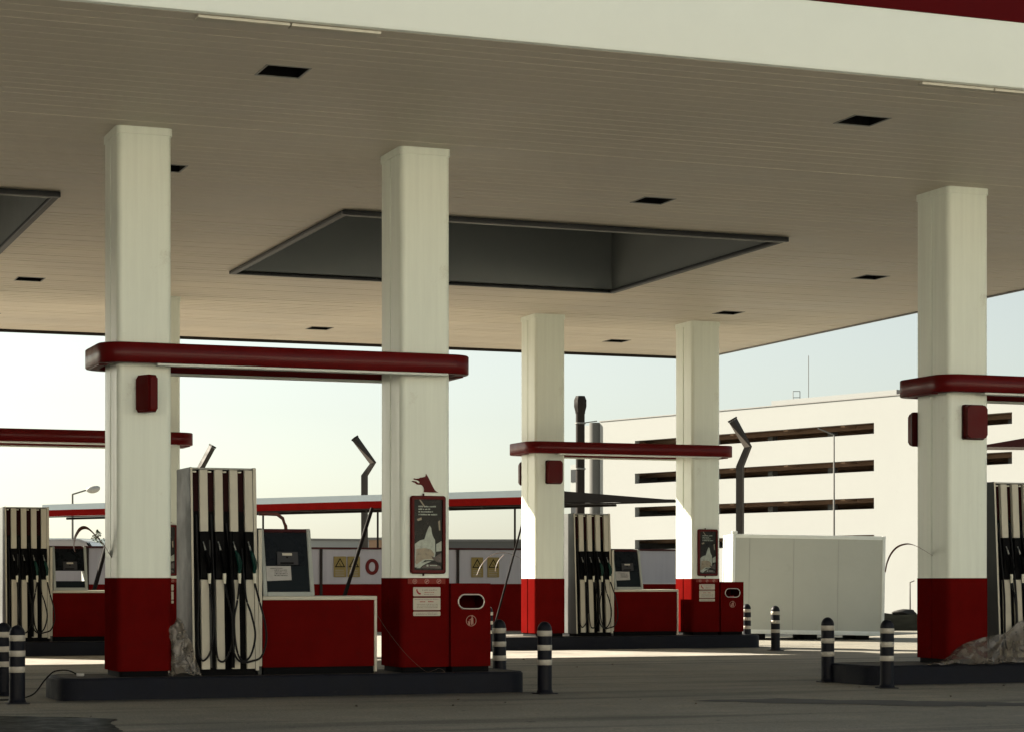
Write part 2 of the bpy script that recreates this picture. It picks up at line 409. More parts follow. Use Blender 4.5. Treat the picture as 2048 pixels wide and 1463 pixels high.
# the nearest one is swivelled on a bracket
t = thing('wall_box', 'slim red box turned sideways on the front of the big left column', 'wall box', (5.22, 25.55, 3.535), 0, 'red boxes fixed high on the columns')
MB().prism(rr(-.03, .03, -.19, .19, .012, 4), -.09, -.001, 'y').build('bracket', 'darkred', t)
b = MB(); b.prism(rr(-.145, .145, -.215, .215, .04, 5), -.05, .05, 'y')
bmesh.ops.bevel(b.bm, geom=[e for e in b.bm.edges if abs(e.verts[0].co.y-e.verts[1].co.y) < 1e-5], offset=.014, segments=3, affect='EDGES')
o = b.build('cover', 'redbox', t, 50); o.location = (0.0, -.165, 0); o.rotation_euler = (0, 0, rad(-66))
b = MB(); b.prism(rr(-.12, .12, -.19, .19, .04, 5), -.062, -.0505, 'y'); o2 = b.build('cover_face', 'redbox', o, 50)

# ------------------------------------------------------------------ poster cases, emblem, notices, bins
def px(poly, cx, cy, sc): return [((x-cx)*sc, -(y-cy)*sc) for x, y in poly]
def make_poster(loc, label):
    t = thing('poster_case', label, 'poster case', loc, group='red framed poster cases on the columns')
    w, h = .225, .475
    f = MB(); outp = rr(-w, w, -h, h, .035, 6); inn = rr(-w+.04, w-.04, -h+.045, h-.045, .012, 6)
    mid = rr(-w+.012, w-.012, -h+.012, h-.012, .03, 6)
    def ring(p, y): return [f.bm.verts.new((x, y, z)) for x, z in p]
    R_ = [ring(outp, -.002), ring(outp, -.045), ring(mid, -.06), ring(inn, -.058), ring(inn, -.03)]; n = len(outp)
    for A, B in zip(R_, R_[1:]):
        for k in range(n): f.face([A[k], A[(k+1) % n], B[(k+1) % n], B[k]])
    f.build('frame', 'redbox', t, 40)
    p = MB()
    W2, H2 = w-.038, h-.043
    p.mi = 0; p.box(-W2, W2, -.030, -.004, -H2, H2)
    def shape(poly, mi, y, th=.001):
        p.mi = mi; p.prism(poly, y-th, y, 'y')
    s = .43/69/6.364   # metres per pixel of the enlarged view
    def P(pts): return px(pts, 478, 885, s)
    shape(P([(305,1000),(370,955),(430,940),(455,860),(480,800),(500,770),(520,800),(530,870),(545,910),(570,950),(575,1120),(560,1200),(440,1200),(330,1290),(305,1290)]), 1, -.031)
    shape(P([(330,1060),(440,1050),(520,1070),(560,1120),(540,1190),(420,1190),(330,1250),(312,1240)]), 2, -.0325)
    shape(P([(325,1300),(390,1235),(470,1215),(520,1215),(450,1245),(400,1270),(370,1300)]), 1, -.034)
    shape(P([(385,1300),(430,1262),(500,1245),(580,1250),(640,1275),(650,1305)]), 3, -.0342)
    shape(P([(520,1150),(560,1165),(650,1110),(655,1230),(600,1225),(540,1190)]), 3, -.0336)
    shape(P([(585,1000),(655,960),(655,1085),(585,1095)]), 1, -.0331)
    shape(P([(330,690),(390,670),(395,700),(345,715)]), 2, -.0331)
    shape(P([(610,720),(635,700),(640,830),(620,830)]), 2, -.0331)
    shape(P([(360,450),(380,450),(440,530),(420,535)]), 2, -.0331)
    shape(P([(455,1258),(480,1255),(482,1278),(458,1280)]), 1, -.0352)
    for x0, x1 in ((500, 595),): shape(P([(x0,1262),(x1,1262),(x1,1272),(x0,1272)]), 1, -.0352)
    random.seed(5)
    for yy, x0, x1 in ((540, 352, 575), (573, 352, 500), (605, 352, 545), (640, 352, 595)):
        x = x0
        while x < x1:
            L_ = random.uniform(8, 15); hh = random.uniform(10, 17)
            shape(P([(x, yy-hh), (x+L_, yy-hh), (x+L_, yy+2), (x, yy+2)]), 1, -.0331); x += L_ + random.choice((3, 3, 4, 12))
    p.build('poster', ['posterdark', 'posterpale', 'postertan', 'posterbrown'], t, 0)
    for zz in (h+.012, -h-.012):
        MB().lathe([(0, -.014), (.012, -.014), (.012, .014), (0, .014)], 10, (-.06, -.03)).build('latch', 'darkred', t).location = (0, 0, zz)
    return t
P1 = make_poster((8.70, 25.55, 1.935), 'large red framed poster case under the dog head emblem')
dup(P1, (8.70, 25.55+DV, 1.935), 'far poster case half hidden beside the grey side of the nearest pump')
dup(P1, (19.89, 25.57+DV, 1.94), 'small far red poster case beside the white cabin')

dog = [(272,208),(284,219),(300,226),(316,228),(330,243),(345,251),(365,254),(395,254),(414,266),(428,285),(434,310),(431,345),(520,347),(624,347),(600,338),(575,318),(553,282),(528,236),(508,196),(486,155),(470,132),(460,116),(455,140),(448,152),(430,156),(412,161),(388,164),(362,176),(330,178),(300,174),(296,183),(304,190),(338,196),(362,206),(377,220),(371,233),(348,228),(330,212),(305,207),(284,206)]
def emblem(loc, label):
    s = .43/69/6.364
    o = MB().prism(px(dog, 478, 347, s), -.012, -.001, 'y').build('dog_head_emblem', 'redbox', None, 0)
    o.location = loc
    return tag(o, label, 'emblem', 'red dog head emblems')
emblem((8.70, 25.55, 2.452), 'red dog head silhouette on the big column above the large poster')
emblem((8.70, 25.55+DV, 2.452), 'far red dog head emblem mostly hidden behind the nearest left column')

def textline(b, x0, x1, z, h, y, mi, lo=.006, hi=.02, gap=.004):
    x = x0
    while x < x1:
        L_ = min(random.uniform(lo, hi), x1-x)
        hh = h*random.choice((.7, .7, 1, .85))
        b.mi = mi; b.box(x, x+L_, y-.0015, y, z, z+hh); x += L_ + gap*random.choice((1, 1, 1, 2.2))
def ringflat(b, cx, cz, r, w, y, mi, n=28):
    b.mi = mi
    A = [b.bm.verts.new((cx+r*math.cos(2*PI*k/n), y, cz+r*math.sin(2*PI*k/n))) for k in range(n)]
    B = [b.bm.verts.new((cx+(r-w)*math.cos(2*PI*k/n), y, cz+(r-w)*math.sin(2*PI*k/n))) for k in range(n)]
    for k in range(n): b.face([A[k], A[(k+1) % n], B[(k+1) % n], B[k]])
def disc(b, cx, cz, r, y, mi, n=24):
    b.mi = mi; b.prism([(cx+r*math.cos(2*PI*k/n), cz+r*math.sin(2*PI*k/n)) for k in range(n)], y-.001, y, 'y')
def make_notice(loc, label):
    t = thing('notice_panel', label, 'notice', loc, group='safety notices on the column bases')
    random.seed(11)
    k = MB(); k.box(-.24, .24, -.006, 0, -.065, .0); k.build('icon_strip', 'redsign', t, 0)
    for i, cx in enumerate((-.155, 0.0, .155)):
        b = MB(); disc(b, cx, -.034, .045 if 0 else .028, -.007, 1); ringflat(b, cx, -.034, .030, .006, -.0095, 0)
        if i == 0:
            b.mi = 0; b.prism([(cx-.014,-.048),(cx-.004,-.048),(cx-.004,-.022),(cx-.014,-.018)], -.0105, -.0085, 'y')
            b.prism([(cx+.002,-.050),(cx+.010,-.050),(cx+.012,-.018),(cx+.004,-.020)], -.0105, -.0085, 'y')
        else:
            b.mi = 0; b.prism([(cx-.02,-.046),(cx-.012,-.052),(cx+.022,-.026),(cx+.014,-.018)], -.0105, -.0085, 'y')
            b.prism([(cx-.02,-.030),(cx-.004,-.036),(cx+.012,-.028),(cx+.004,-.022)], -.0105, -.0085, 'y')
        b.build('prohibition_icon', ['pink', 'redsign'], t, 0)
    plates = ((-.105, -.215), (-.235, -.385), (-.402, -.455))
    for q, (a, c) in enumerate(plates):
        b = MB(); b.mi = 0; b.prism(rr(-.175, .175, c, a, .012, 4), -.010, -.006, 'y'); y = -.0105
        if q == 0:
            b.mi = 2; b.prism([(-.135,-.13),(-.122,-.127),(-.118,-.15),(-.10,-.172),(-.078,-.178),(-.075,-.192),(-.10,-.196),(-.125,-.176),(-.137,-.15)], y-.001, y, 'y')
            textline(b, -.06, .13, -.145, .012, y, 1); textline(b, -.03, .10, -.172, .010, y, 2); textline(b, -.035, .09, -.196, .010, y, 1)
        elif q == 1:
            textline(b, -.155, .15, -.256, .008, y, 1)
            textline(b, -.09, -.02, -.288, .016, y, 2, .008, .014); textline(b, .015, .085, -.288, .016, y, 2, .008, .014)
            for zz in (-.318, -.338, -.358): textline(b, -.13, .14, zz, .008, y, 1, .004, .02)
        else:
            for zz in (-.424, -.441): textline(b, -.14, .14, zz, .008, y, 1, .004, .02)
        b.build('notice_plate', ['signwhite', 'ink', 'redink'], t, 0)
    return t
N1 = make_notice((8.69, 25.544, 1.402), 'white notices with a phone symbol on the big middle column')
dup(N1, (8.69, 25.544+DV, 1.402), 'far notices half hidden beside the grey side of the nearest pump')
dup(N1, (19.88, 25.564+DV, 1.402), 'small far notices on the red foot under the small poster case')

def make_bin(loc, label):
    t = thing('litter_bin', label, 'litter bin', loc, group='red litter bins beside the columns')
    w, h, d = .52, 1.085, .56
    MB().box(.02, w-.02, .02, d, 0, .066).build('plinth', 'blackmat', t)
    b = MB(); z0 = .067
    # front plate with a real slot
    cx, cz, a, r = .265, .86, .08, .088
    inn = []; N_ = 40
    for k in range(N_):
        th = 2*PI*k/N_; x = math.cos(th)*r; z = math.sin(th)*r
        inn.append((cx + x + (a if x > 1e-9 else (-a if x < -1e-9 else 0)), cz + z))
    out = []
    for k in range(N_):
        th = 2*PI*k/N_; dx, dz = math.cos(th), math.sin(th)
        lim = min((( (w-.0)-cx)/dx if dx > 0 else (cx)/-dx) if abs(dx) > 1e-9 else 9, ((h-cz)/dz if dz > 0 else (cz-.62)/-dz) if abs(dz) > 1e-9 else 9)
        out.append((cx+dx*lim, cz+dz*lim))
    def snap(p):
        best = p
        return best
    A = [b.bm.verts.new((x, 0, z)) for x, z in out]; B = [b.bm.verts.new((x, 0, z)) for x, z in inn]; Cc = [b.bm.verts.new((x, .02, z)) for x, z in inn]
    for k in range(N_):
        k2 = (k+1) % N_
        b.face([A[k], A[k2], B[k2], B[k]]); b.face([B[k], B[k2], Cc[k2], Cc[k]])
        for corner in ((w, h), (0, h), (0, .62), (w, .62)):
            p, q = out[k], out[k2]
            if min(abs(p[0]-corner[0]), abs(p[1]-corner[1])) < 1e-4 and min(abs(q[0]-corner[0]), abs(q[1]-corner[1])) < 1e-4 \
               and not (abs(p[0]-q[0]) < 1e-4 or abs(p[1]-q[1]) < 1e-4) and abs(p[0]-corner[0]) < .25 and abs(q[0]-corner[0]) < .25 and abs(p[1]-corner[1]) < .25 and abs(q[1]-corner[1]) < .25:
                b.face([A[k], b.bm.verts.new((corner[0], 0, corner[1])), A[k2]])
    b.quad((0, 0, z0), (w, 0, z0), (w, 0, .62), (0, 0, .62))
    b.quad((0, 0, z0), (0, 0, h), (0, d, h), (0, d, z0)); b.quad((w, 0, z0), (w, 0, h), (w, d, h), (w, d, z0))
    b.quad((0, 0, h), (w, 0, h), (w, d, h), (0, d, h)); b.quad((0, d, z0), (w, d, z0), (w, d, h), (0, d, h)); b.quad((0, 0, z0), (w, 0, z0), (w, d, z0), (0, d, z0))
    b.build('cabinet', 'red', t, 30)
    l = MB(); l.box(.03, w-.03, .05, d-.02, .10, .70); l.build('liner', 'blackmat', t)
    rim = MB(); rim.tube([(x, -.004, z) for x, z in inn] + [(inn[0][0], -.004, inn[0][1])], .010, 8, cap=False); rim.build('slot_rim', 'chrome', t, 60)
    e = MB(); ringflat(e, .265, .625, .068, .008, -.003, 0)
    e.prism([(.262,.575),(.275,.575),(.279,.61),(.283,.575),(.293,.578),(.290,.66),(.280,.672),(.272,.668),(.258,.645),(.236,.636),(.238,.628),(.262,.634)], -.004, -.001, 'y')
    e.prism([(.282+.013*math.cos(2*PI*k/12)-.004, .684+.010*math.sin(2*PI*k/12)) for k in range(12)], -.004, -.001, 'y')
    e.prism([(.222,.62),(.252,.62),(.248,.572),(.228,.572)], -.004, -.001, 'y')
    e.build('bin_symbol', 'pink', t, 0)
    return t
B1 = make_bin((9.012, 25.57, IZ), 'red litter bin with an oval slot beside the big middle column')
dup(B1, (20.21, 25.59+DV, IZ), 'small far red litter bin at the right end of the far island')
def scrap(loc, m, label, s=.03):
    b = MB(); bmesh.ops.create_icosphere(b.bm, subdivisions=2, radius=s)
    for v in b.bm.verts: v.co *= 1 + .45*noise.noise(v.co*60 + Vector(loc)); v.co.z *= .7; v.co.x *= 1.7
    o = b.build('paper_scrap', m, None, 0); o.location = loc; return tag(o, label, 'litter')
scrap((9.135, 25.62, IZ+.785), 'paper', 'crumpled white scrap in the slot of the near litter bin')
scrap((20.50, 25.66+DV, IZ+.775), mat('bright_red_wrapper', (.7, .05, .04), .5), 'bright red wrapper in the slot of the far litter bin', .04)

# ------------------------------------------------------------------ fuel pumps
def make_pump(loc, label, full=True):
    t = thing('fuel_pump', label, 'fuel pump', loc, group='fuel pumps with four nozzles')
    W_, D_, H_ = .80, .88, 2.46; lean = .15
    def fy(z): return lean*z/H_
    MB().box(.02, W_-.02, .05, D_-.04, 0, .07).build('plinth', 'blackmat', t)
    # body: black core, leaning front
    c = MB(); c.hexa([(.03,.06,.07),(W_-.03,.06,.07),(W_-.03,D_-.06,.07),(.03,D_-.06,.07),(.03,.06+lean,H_-.03),(W_-.03,.06+lean,H_-.03),(W_-.03,D_-.06,H_-.03),(.03,D_-.06,H_-.03)])
    c.build('core', 'black', t)
    for x0, x1 in ((0, .030), (W_-.045, W_)):
        s = MB(); s.hexa([(x0,0,.05),(x1,0,.05),(x1,D_,.05),(x0,D_,.05),(x0,lean,H_),(x1,lean,H_),(x1,D_,H_),(x0,D_,H_)])
        bmesh.ops.bevel(s.bm, geom=list(s.bm.edges), offset=.006, segments=2, affect='EDGES')
        so = s.build('side_panel', 'pumpside', t)
        e = MB(); e.hexa([(x0+.003,-.006,.055),(x1-.003,-.006,.055),(x1-.003,-.001,.055),(x0+.003,-.001,.055),(x0+.003,lean-.006,H_-.005),(x1-.003,lean-.006,H_-.005),(x1-.003,lean-.001,H_-.005),(x0+.003,lean-.001,H_-.005)])
        e.build('edge_trim', 'pumpwhite', so)
    MB().box(.031, W_-.046, lean+.012, D_-.01, H_-.028, H_-.004, .004).build('top_cap', 'alu', t)
    pit = .1815
    for i in range(4):
        x0 = .030 + pit*i; xs_ = x0+.082; xe = x0+pit-.002
        if i == 3: xe = W_-.047
        def slab(z0, z1, m, nm, ya, yb, xa=xs_, xb=xe):
            q = MB(); q.hexa([(xa,fy(z0)+ya,z0),(xb,fy(z0)+ya,z0),(xb,fy(z0)+yb,z0),(xa,fy(z0)+yb,z0),(xa,fy(z1)+ya,z1),(xb,fy(z1)+ya,z1),(xb,fy(z1)+yb,z1),(xa,fy(z1)+yb,z1)])
            bmesh.ops.bevel(q.bm, geom=list(q.bm.edges), offset=.003, segments=1, affect='EDGES')
            return q.build(nm, m, t)
        slab(1.70, H_-.03, 'pumpwhite', 'upper_stripe', 0, .058)
        slab(.075, 1.13, 'pumpwhite', 'lower_stripe', 0, .058)
        slab(1.94, H_-.05, 'channelred', 'hose_channel', .052, .057, x0+.004, xs_-.004)
        slab(.09, 1.60, 'black' if i != 1 else 'pumpside', 'channel_strip', .050, .057, x0+.012, x0+.035)
        cr = MB(); y = fy(1.4)
        cr.hexa([(xs_-.004,y-.035,1.15),(xe+.002,y-.035,1.15),(xe+.002,y+.055,1.12),(xs_-.004,y+.055,1.12),(xs_-.004,y+.0,1.69),(xe+.002,y+.0,1.69),(xe+.002,y+.07,1.69),(xs_-.004,y+.07,1.69)])
        cr.build('nozzle_cradle', 'black', t)
        # small lamp bracket at the top of the channel
        MB().box(x0+.006, x0+.045, lean+.0, lean+.05, H_-.062, H_-.045, .003).build('hose_guide', 'nozzleend', t)
        # nozzle
        nx = xs_ + .040; yy = fy(1.4) - .06
        nz = MB()
        nz.tube([(nx+.052, yy+.005, 1.20), (nx+.050, yy-.015, 1.28), (nx+.036, yy-.025, 1.36), (nx+.020, yy-.02, 1.43), (nx+.004, yy-.005, 1.475)], [.018, .022, .027, .026, .016], 10)
        nz.tube([(nx+.060, yy-.05, 1.25), (nx+.060, yy-.075, 1.33), (nx+.035, yy-.065, 1.41)], .007, 6)
        no = nz.build('nozzle', 'green' if i > 1 else 'black', t, 60)
        MB().tube([(nx+.006, yy-.006, 1.47), (nx-.008, yy+.006, 1.53), (nx-.018, yy+.02, 1.58)], [.012, .010, .009], 8).build('spout', 'alu', no, 60)
        MB().tube([(nx+.053, yy+.005, 1.205), (nx+.053, yy+.0, 1.165), (nx+.053, yy+.0, 1.115), (nx+.054, yy+.0, 1.085)], [.020, .022, .017, .016], 10).build('swivel', 'nozzleend', no, 60)
    # hoses
    a = .030 + .082 + .040 + .053
    def hose(pts, r=.0125):
        P = [Vector(p) for p in pts]; out = []
        for i in range(len(P)-1):
            p0, p1, p2, p3 = P[max(i-1, 0)], P[i], P[i+1], P[min(i+2, len(P)-1)]
            for k in range(8):
                s_ = k/8
                out.append(.5*((2*p1) + (p2-p0)*s_ + (2*p0-5*p1+4*p2-p3)*s_*s_ + (3*p1-p0-3*p2+p3)*s_**3))
        out.append(P[-1]); MB().tube(out, r, 8).build('hose', 'rubber', t, 60)
    y = -.045
    hose([(a, .03, 1.10), (a+.010, y, .85), (a+.03, y, .55), (a-.00, y, .30), (a-.07, y, .19), (a-.12, y, .20), (a-.15, y, .32), (a-.155, y, .62), (a-.135, y+.05, 1.0), (a-.135, .14, 1.9)])
    a2 = a+pit
    hose([(a2, .03, 1.10), (a2+.035, y-.01, .85), (a2+.075, y-.01, .62), (a2+.06, y-.01, .35), (a2-.005, y-.01, .19), (a2-.07, y-.01, .17), (a2-.11, y-.01, .25), (a2-.135, y, .55), (a2-.130, y+.05, 1.0), (a2-.135, .14, 1.9)])
    a3 = a2+pit
    hose([(a3, .03, 1.10), (a3-.05, y-.02, .88), (a3-.085, y-.02, .68), (a3-.075, y-.03, .40), (a3-.03, y-.03, .22), (a3+.04, y-.03, .17), (a3+.12, y-.03, .26), (a3+.165, y-.03, .48), (a3+.12, y-.02, .72), (a3+.06, y+.02, .95), (a3+.045, .1, 1.5)])
    a4 = a3+pit
    hose([(a4, .03, 1.10), (a4+.03, y-.04, .88), (a4+.095, y-.05, .62), (a4+.11, y-.05, .40), (a4+.05, y-.05, .22), (a4-.06, y-.05, .17), (a4-.19, y-.05, .16), (a4-.275, y-.04, .28), (a4-.29, y-.02, .60), (a4-.26, y+.04, 1.0), (a4-.32, .13, 1.8)])
    MB().tube([(.030+pit*2+.041+.04, -.005, .09), (.030+pit*2+.041+.04, .0, .62), (.030+pit*2+.041+.04, .03, 1.1), (.030+pit*2+.041+.04, .1, 1.7)], .030, 10).build('hose_guard', 'black', t, 60)
    return t
PU = make_pump((5.80, 25.56, IZ), 'tall striped fuel pump with two green nozzles between the two big near columns')
dup(PU, (5.80+DU, 25.56, IZ), 'striped fuel pump cut off by the right edge, behind the plastic sheet')
dup(PU, (5.80, 25.6+DV, IZ), 'far striped fuel pump at the left edge of the photo')
dup(PU, (5.93+DU, 25.6+DV, IZ), 'far striped fuel pump in the middle between the sunlit column and the counter')

# ------------------------------------------------------------------ payment terminal + counter
def make_terminal(loc, label, paper=True, gap=False):
    t = thing('payment_terminal', label, 'payment terminal', loc, group='payment terminals beside the pumps')
    W_, H_ = .63, .81; l = .20
    def fy(z): return l*z/H_
    def slab(x0, x1, z0, z1, ya, yb, nm, m, par=t, bev=.003, tw=0):
        q = MB(); q.hexa([(x0,fy(z0)+ya,z0),(x1,fy(z0)+ya,z0),(x1,fy(z0)+yb,z0),(x0,fy(z0)+yb,z0),(x0+tw,fy(z1)+ya,z1),(x1-tw,fy(z1)+ya,z1),(x1-tw,fy(z1)+yb,z1),(x0+tw,fy(z1)+yb,z1)])
        if bev: bmesh.ops.bevel(q.bm, geom=list(q.bm.edges), offset=bev, segments=2, affect='EDGES')
        return q.build(nm, m, par)
    slab(0, .05, 0, H_, 0, .34, 'side_rail', 'termframe', bev=.008)
    slab(W_-.05, W_, 0, H_, 0, .34, 'side_rail', 'termframe', bev=.008)
    slab(.051, W_-.051, 0, .05, 0, .34, 'bottom_rail', 'termframe')
    slab(.051, W_-.051, H_-.045, H_-.004, .002, .34, 'top_rail', 'darkred')
    if gap:
        slab(.051, W_-.051, .36, H_-.046, .012, .32, 'housing', 'blackmat', bev=0)
        slab(.051, W_-.051, .051, .17, .012, .3, 'lower_panel', 'panelnavy')
    else:
        slab(.051, W_-.051, .051, H_-.046, .03, .33, 'housing', 'blackmat', bev=0)
        slab(.055, W_-.055, .055, .36, .012, .028, 'lower_panel', 'panelnavy')
    slab(.055, W_-.055, .364, H_-.05, .010, .028, 'screen', 'screen')
    r = slab(.19, .45, .375, .53, -.014, .009, 'card_reader', 'greypanel')
    slab(.255, .375, .485, .515, -.020, -.0145, 'label_plate', 'signwhite', r, .001)
    slab(.30, .325, .455, .475, -.020, -.0145, 'key_hole', 'blackmat', r, .001)
    slab(.225, .39, .385, .405, -.018, -.0145, 'card_slot', 'blackmat', r, .001)
    if paper:
        q = MB(); z0, z1 = .18, .36; n = 8
        for i in range(n):
            for j in range(n):
                def pt(a, b_):
                    x = .052+.305*a; z = z0+(z1-z0)*b_ + .012*a*(1-b_)
                    return (x, fy(z)+.006+.004*noise.noise(Vector((a*3, b_*3, 1))), z)
                q.quad(pt(i/n, j/n), pt((i+1)/n, j/n), pt((i+1)/n, (j+1)/n), pt(i/n, (j+1)/n))
        po = q.build('paper_notice', 'paper', t, 0)
        random.seed(3); q = MB()
        for k in range(5):
            z = .34-.022*k; yb = fy(z)-.003
            textline(q, .10 if k == 0 else .15, .25 if k == 0 else .31, z-.01, .008, yb, 0)
        q.build('notice_lines', 'greypanel', po, 0)
    return t
T1 = make_terminal((6.665, 25.60, 1.192), 'payment terminal with a white paper notice on the near red counter')
make_terminal((6.785+DU, 25.63+DV, 1.192), 'far payment terminal in the middle on the far red counter')
make_terminal((6.665, 25.63+DV, 1.192), 'far payment terminal at the left with an open gap below its screen', False, True)

def make_counter(loc, label):
    t = thing('service_counter', label, 'counter', loc, group='red counters between the columns')
    W_, D_, z1 = 1.42, .80, 1.19-IZ
    MB().box(.02, W_-.03, .03, D_-.02, 0, .085).build('plinth', 'blackmat', t)
    b = MB(); b.box(.0, W_-.034, 0, D_, .086, z1-.046, .004); b.build('cabinet', 'red', t)
    MB().box(-.0, W_, -.014, D_+.01, z1-.045, z1, .006).build('worktop', 'pumpwhite', t)
    MB().box(W_-.033, W_, -.012, D_+.008, .02, z1-.0455, .005).build('end_panel', 'pumpwhite', t)
    MB().box(-.052, -.004, .03, D_-.1, .0, 2.0-IZ, .006).build('upright', 'pumpside', t)
    MB().box(-.050, -.006, .0, .028, .1, 1.98-IZ, .006).build('upright_trim', 'pumpwhite', t)
    return t
K1 = make_counter((6.655, 25.61, IZ), 'long red counter with cream top on the nearest island')
dup(K1, (6.775+DU, 25.64+DV, IZ), 'far red counter in the middle left of the far poster column')
dup(K1, (6.655, 25.64+DV, IZ), 'far red counter at the left behind the nearest column')

# ------------------------------------------------------------------ bollards
def make_bollard(loc, label):
    t = thing('bollard', label, 'bollard', loc, group='navy bollards with three white bands')
    r = .088
    p = [(0, .86)]
    prof = [(r, .012), (r, .775)] + [(r*math.cos(a), .775+.105*math.sin(a)) for a in [PI/2*k/8 for k in range(1, 8)]] + [(0, .88)]
    MB().lathe([(0, .012)] + prof).build('post', 'bollard', t, 50)
    MB().prism(rr(-.125, .125, -.125, .125, .02, 4), 0, .012).build('base_plate', 'bollard', t)
    MB().lathe([(r+.022, .012), (r+.012, .02), (r+.004, .045), (r, .05)]).build('foot_collar', 'bollard', t, 50)
    for z in (.735, .562, .383):
        MB().lathe([(r+.0005, z-.033), (r+.0025, z-.031), (r+.0025, z+.031), (r+.0005, z+.033)]).build('white_band', 'band', t, 50)
    return t
BO = make_bollard((3.70, 25.10, 0), 'navy bollard in front, left of the near island by the lying cable')
for i, (u, v, z, lb) in enumerate([(3.80, 26.80, 0, 'navy bollard cut off by the left edge of the photo'),
        (10.02, 24.99, 0, 'navy bollard standing free right of the near island, in front of its neighbour'),
        (10.03, 26.57, 0, 'navy bollard half behind the right end of the near island'),
        (14.83, 39.9, 0, 'far navy bollard peeping out behind the near litter bin'),
        (20.30, 41.3, 0, 'far navy bollard hidden behind the far litter bin'),
        (20.35, 38.6, 0, 'far navy bollard standing alone in front of the white cabin'),
        (14.74, 26.45, 0, 'navy bollard at the right, left of the kerb end'),
        (14.62, 24.70, 0, 'navy bollard in front of the right kerb, close left of the right edge column')]):
    if i == 4: u, v = 21.33, 41.75
    o = dup(BO, (u, v, z), lb); o.rotation_euler = (rad(random.uniform(-.7, .7)), rad(random.uniform(-.7, .7)), random.uniform(-.3, .3))

# ------------------------------------------------------------------ canopy
t = thing('station_canopy', 'huge flat white slatted canopy over the pumps with a white and red edge', 'canopy', (0, 0, 0))
U0, U1, V0, V1, CZ = -14.6, 23.1, 20.2, 47.4, 6.65
wells = [(9.05, 16.15, 30.25, 37.0), (-2.05, 5.02, 30.25, 37.0), (-13.1, -6.0, 30.25, 37.0)]
lu = (-7.7, -.85, 6.0, 12.85, 19.65); lv = (22.25, 28.0, 33.75, 39.25, 44.75)
lights = [(u, v) for u in lu for v in lv if (u, v) != (6.0, 33.75) and not any(w[0]-.3 < u < w[1]+.3 and w[2] < v < w[3] for w in wells)]
b = MB(); v = V0+.05; P_ = .25; k = 0
while v < V1-.05:
    v2 = min(v+P_, V1)
    holes = []
    for a, c, d, e in wells:
        if v < e-.01 and v2 > d+.01: holes.append((a, c))
    for lu_, lv_ in lights:
        if v < lv_+.24 and v2 > lv_-.24: holes.append((lu_-.23, lu_+.23))
    holes.sort(); x = U0; segs = []
    for a, c in holes:
        if a > x: segs.append((x, a))
        x = c
    segs.append((x, U1)); gw = .024; gd = .020
    jz = random.uniform(-.0015, .0015); jt = random.uniform(-.0016, .0016)
    for a, c in segs:
        b.mi = 0
        b.quad((a, v+gw, CZ+jz+jt), (c, v+gw, CZ+jz+jt), (c, v2, CZ+jz-jt), (a, v2, CZ+jz-jt))
        b.quad((a, v+gw, CZ+jz+jt), (c, v+gw, CZ+jz+jt), (c, v+gw, CZ+gd), (a, v+gw, CZ+gd))
        b.quad((a, v, CZ+jz), (c, v, CZ+jz), (c, v, CZ+gd), (a, v, CZ+gd))
        b.mi = 1; b.quad((a, v, CZ+gd), (c, v, CZ+gd), (c, v+gw, CZ+gd), (a, v+gw, CZ+gd))
    v = v2
b.build('slatted_ceiling', ['ceil', 'groove'], t, 0)
MB().box(U0+.1, U1-.1, V0+.1, V1-.1, 8.32, 8.40).build('roof_deck', 'steelpale', t)
# fascias: rounded lower edge, white below, red above
def fascia(nm, m, prof, par, side='front'):
    q = MB()
    if side == 'front': q.prism([(V0+y, z) for y, z in prof], U0, U1, 'x')
    elif side == 'back': q.prism([(V1-y, z) for y, z in prof], U0, U1, 'x')
    elif side == 'right': q.prism([(U1-y, z) for y, z in prof], V0+.06, V1-.06, 'y')
    else: q.prism([(U0+y, z) for y, z in prof], V0+.06, V1-.06, 'y')
    return q.build(nm, m, par, 30)
pw = [(.05, CZ), (.012, CZ+.012), (0, CZ+.05), (-.004, 7.355), (.05, 7.355)]
pr = [(-.018, 7.357), (-.02, 8.45), (.05, 8.45), (.05, 7.357)]
for sd in ('front', 'right', 'left'):
    fascia('white_fascia', 'white_plain', pw, t, sd); fascia('red_fascia', 'redfascia', pr, t, sd)
fascia('white_fascia', 'white_plain', [(.05, CZ), (0, CZ), (0, 7.355), (.05, 7.355)], t, 'back'); fascia('red_fascia', 'redfascia', pr, t, 'back')
MB().box(U0, U1, V1-.10, V1-.0501, CZ-.06, CZ+.02, .004).build('back_edge_trim', 'steel', t)
MB().box(U1-.09, U1-.0501, V0, V1-.11, CZ-.03, CZ+.02, .004).build('side_edge_trim', 'steelpale', t)
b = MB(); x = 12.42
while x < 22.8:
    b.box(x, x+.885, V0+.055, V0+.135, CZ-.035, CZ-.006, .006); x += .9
b.build('edge_strip_and_streak', 'pumpwhite', t)
b = MB(); x = 4.65  # cream boxes added in place of a sunlight reflection on the ceiling edge
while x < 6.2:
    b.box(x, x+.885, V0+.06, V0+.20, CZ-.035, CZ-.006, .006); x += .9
b.build('edge_strip_and_streak', 'pumpwhite', t)
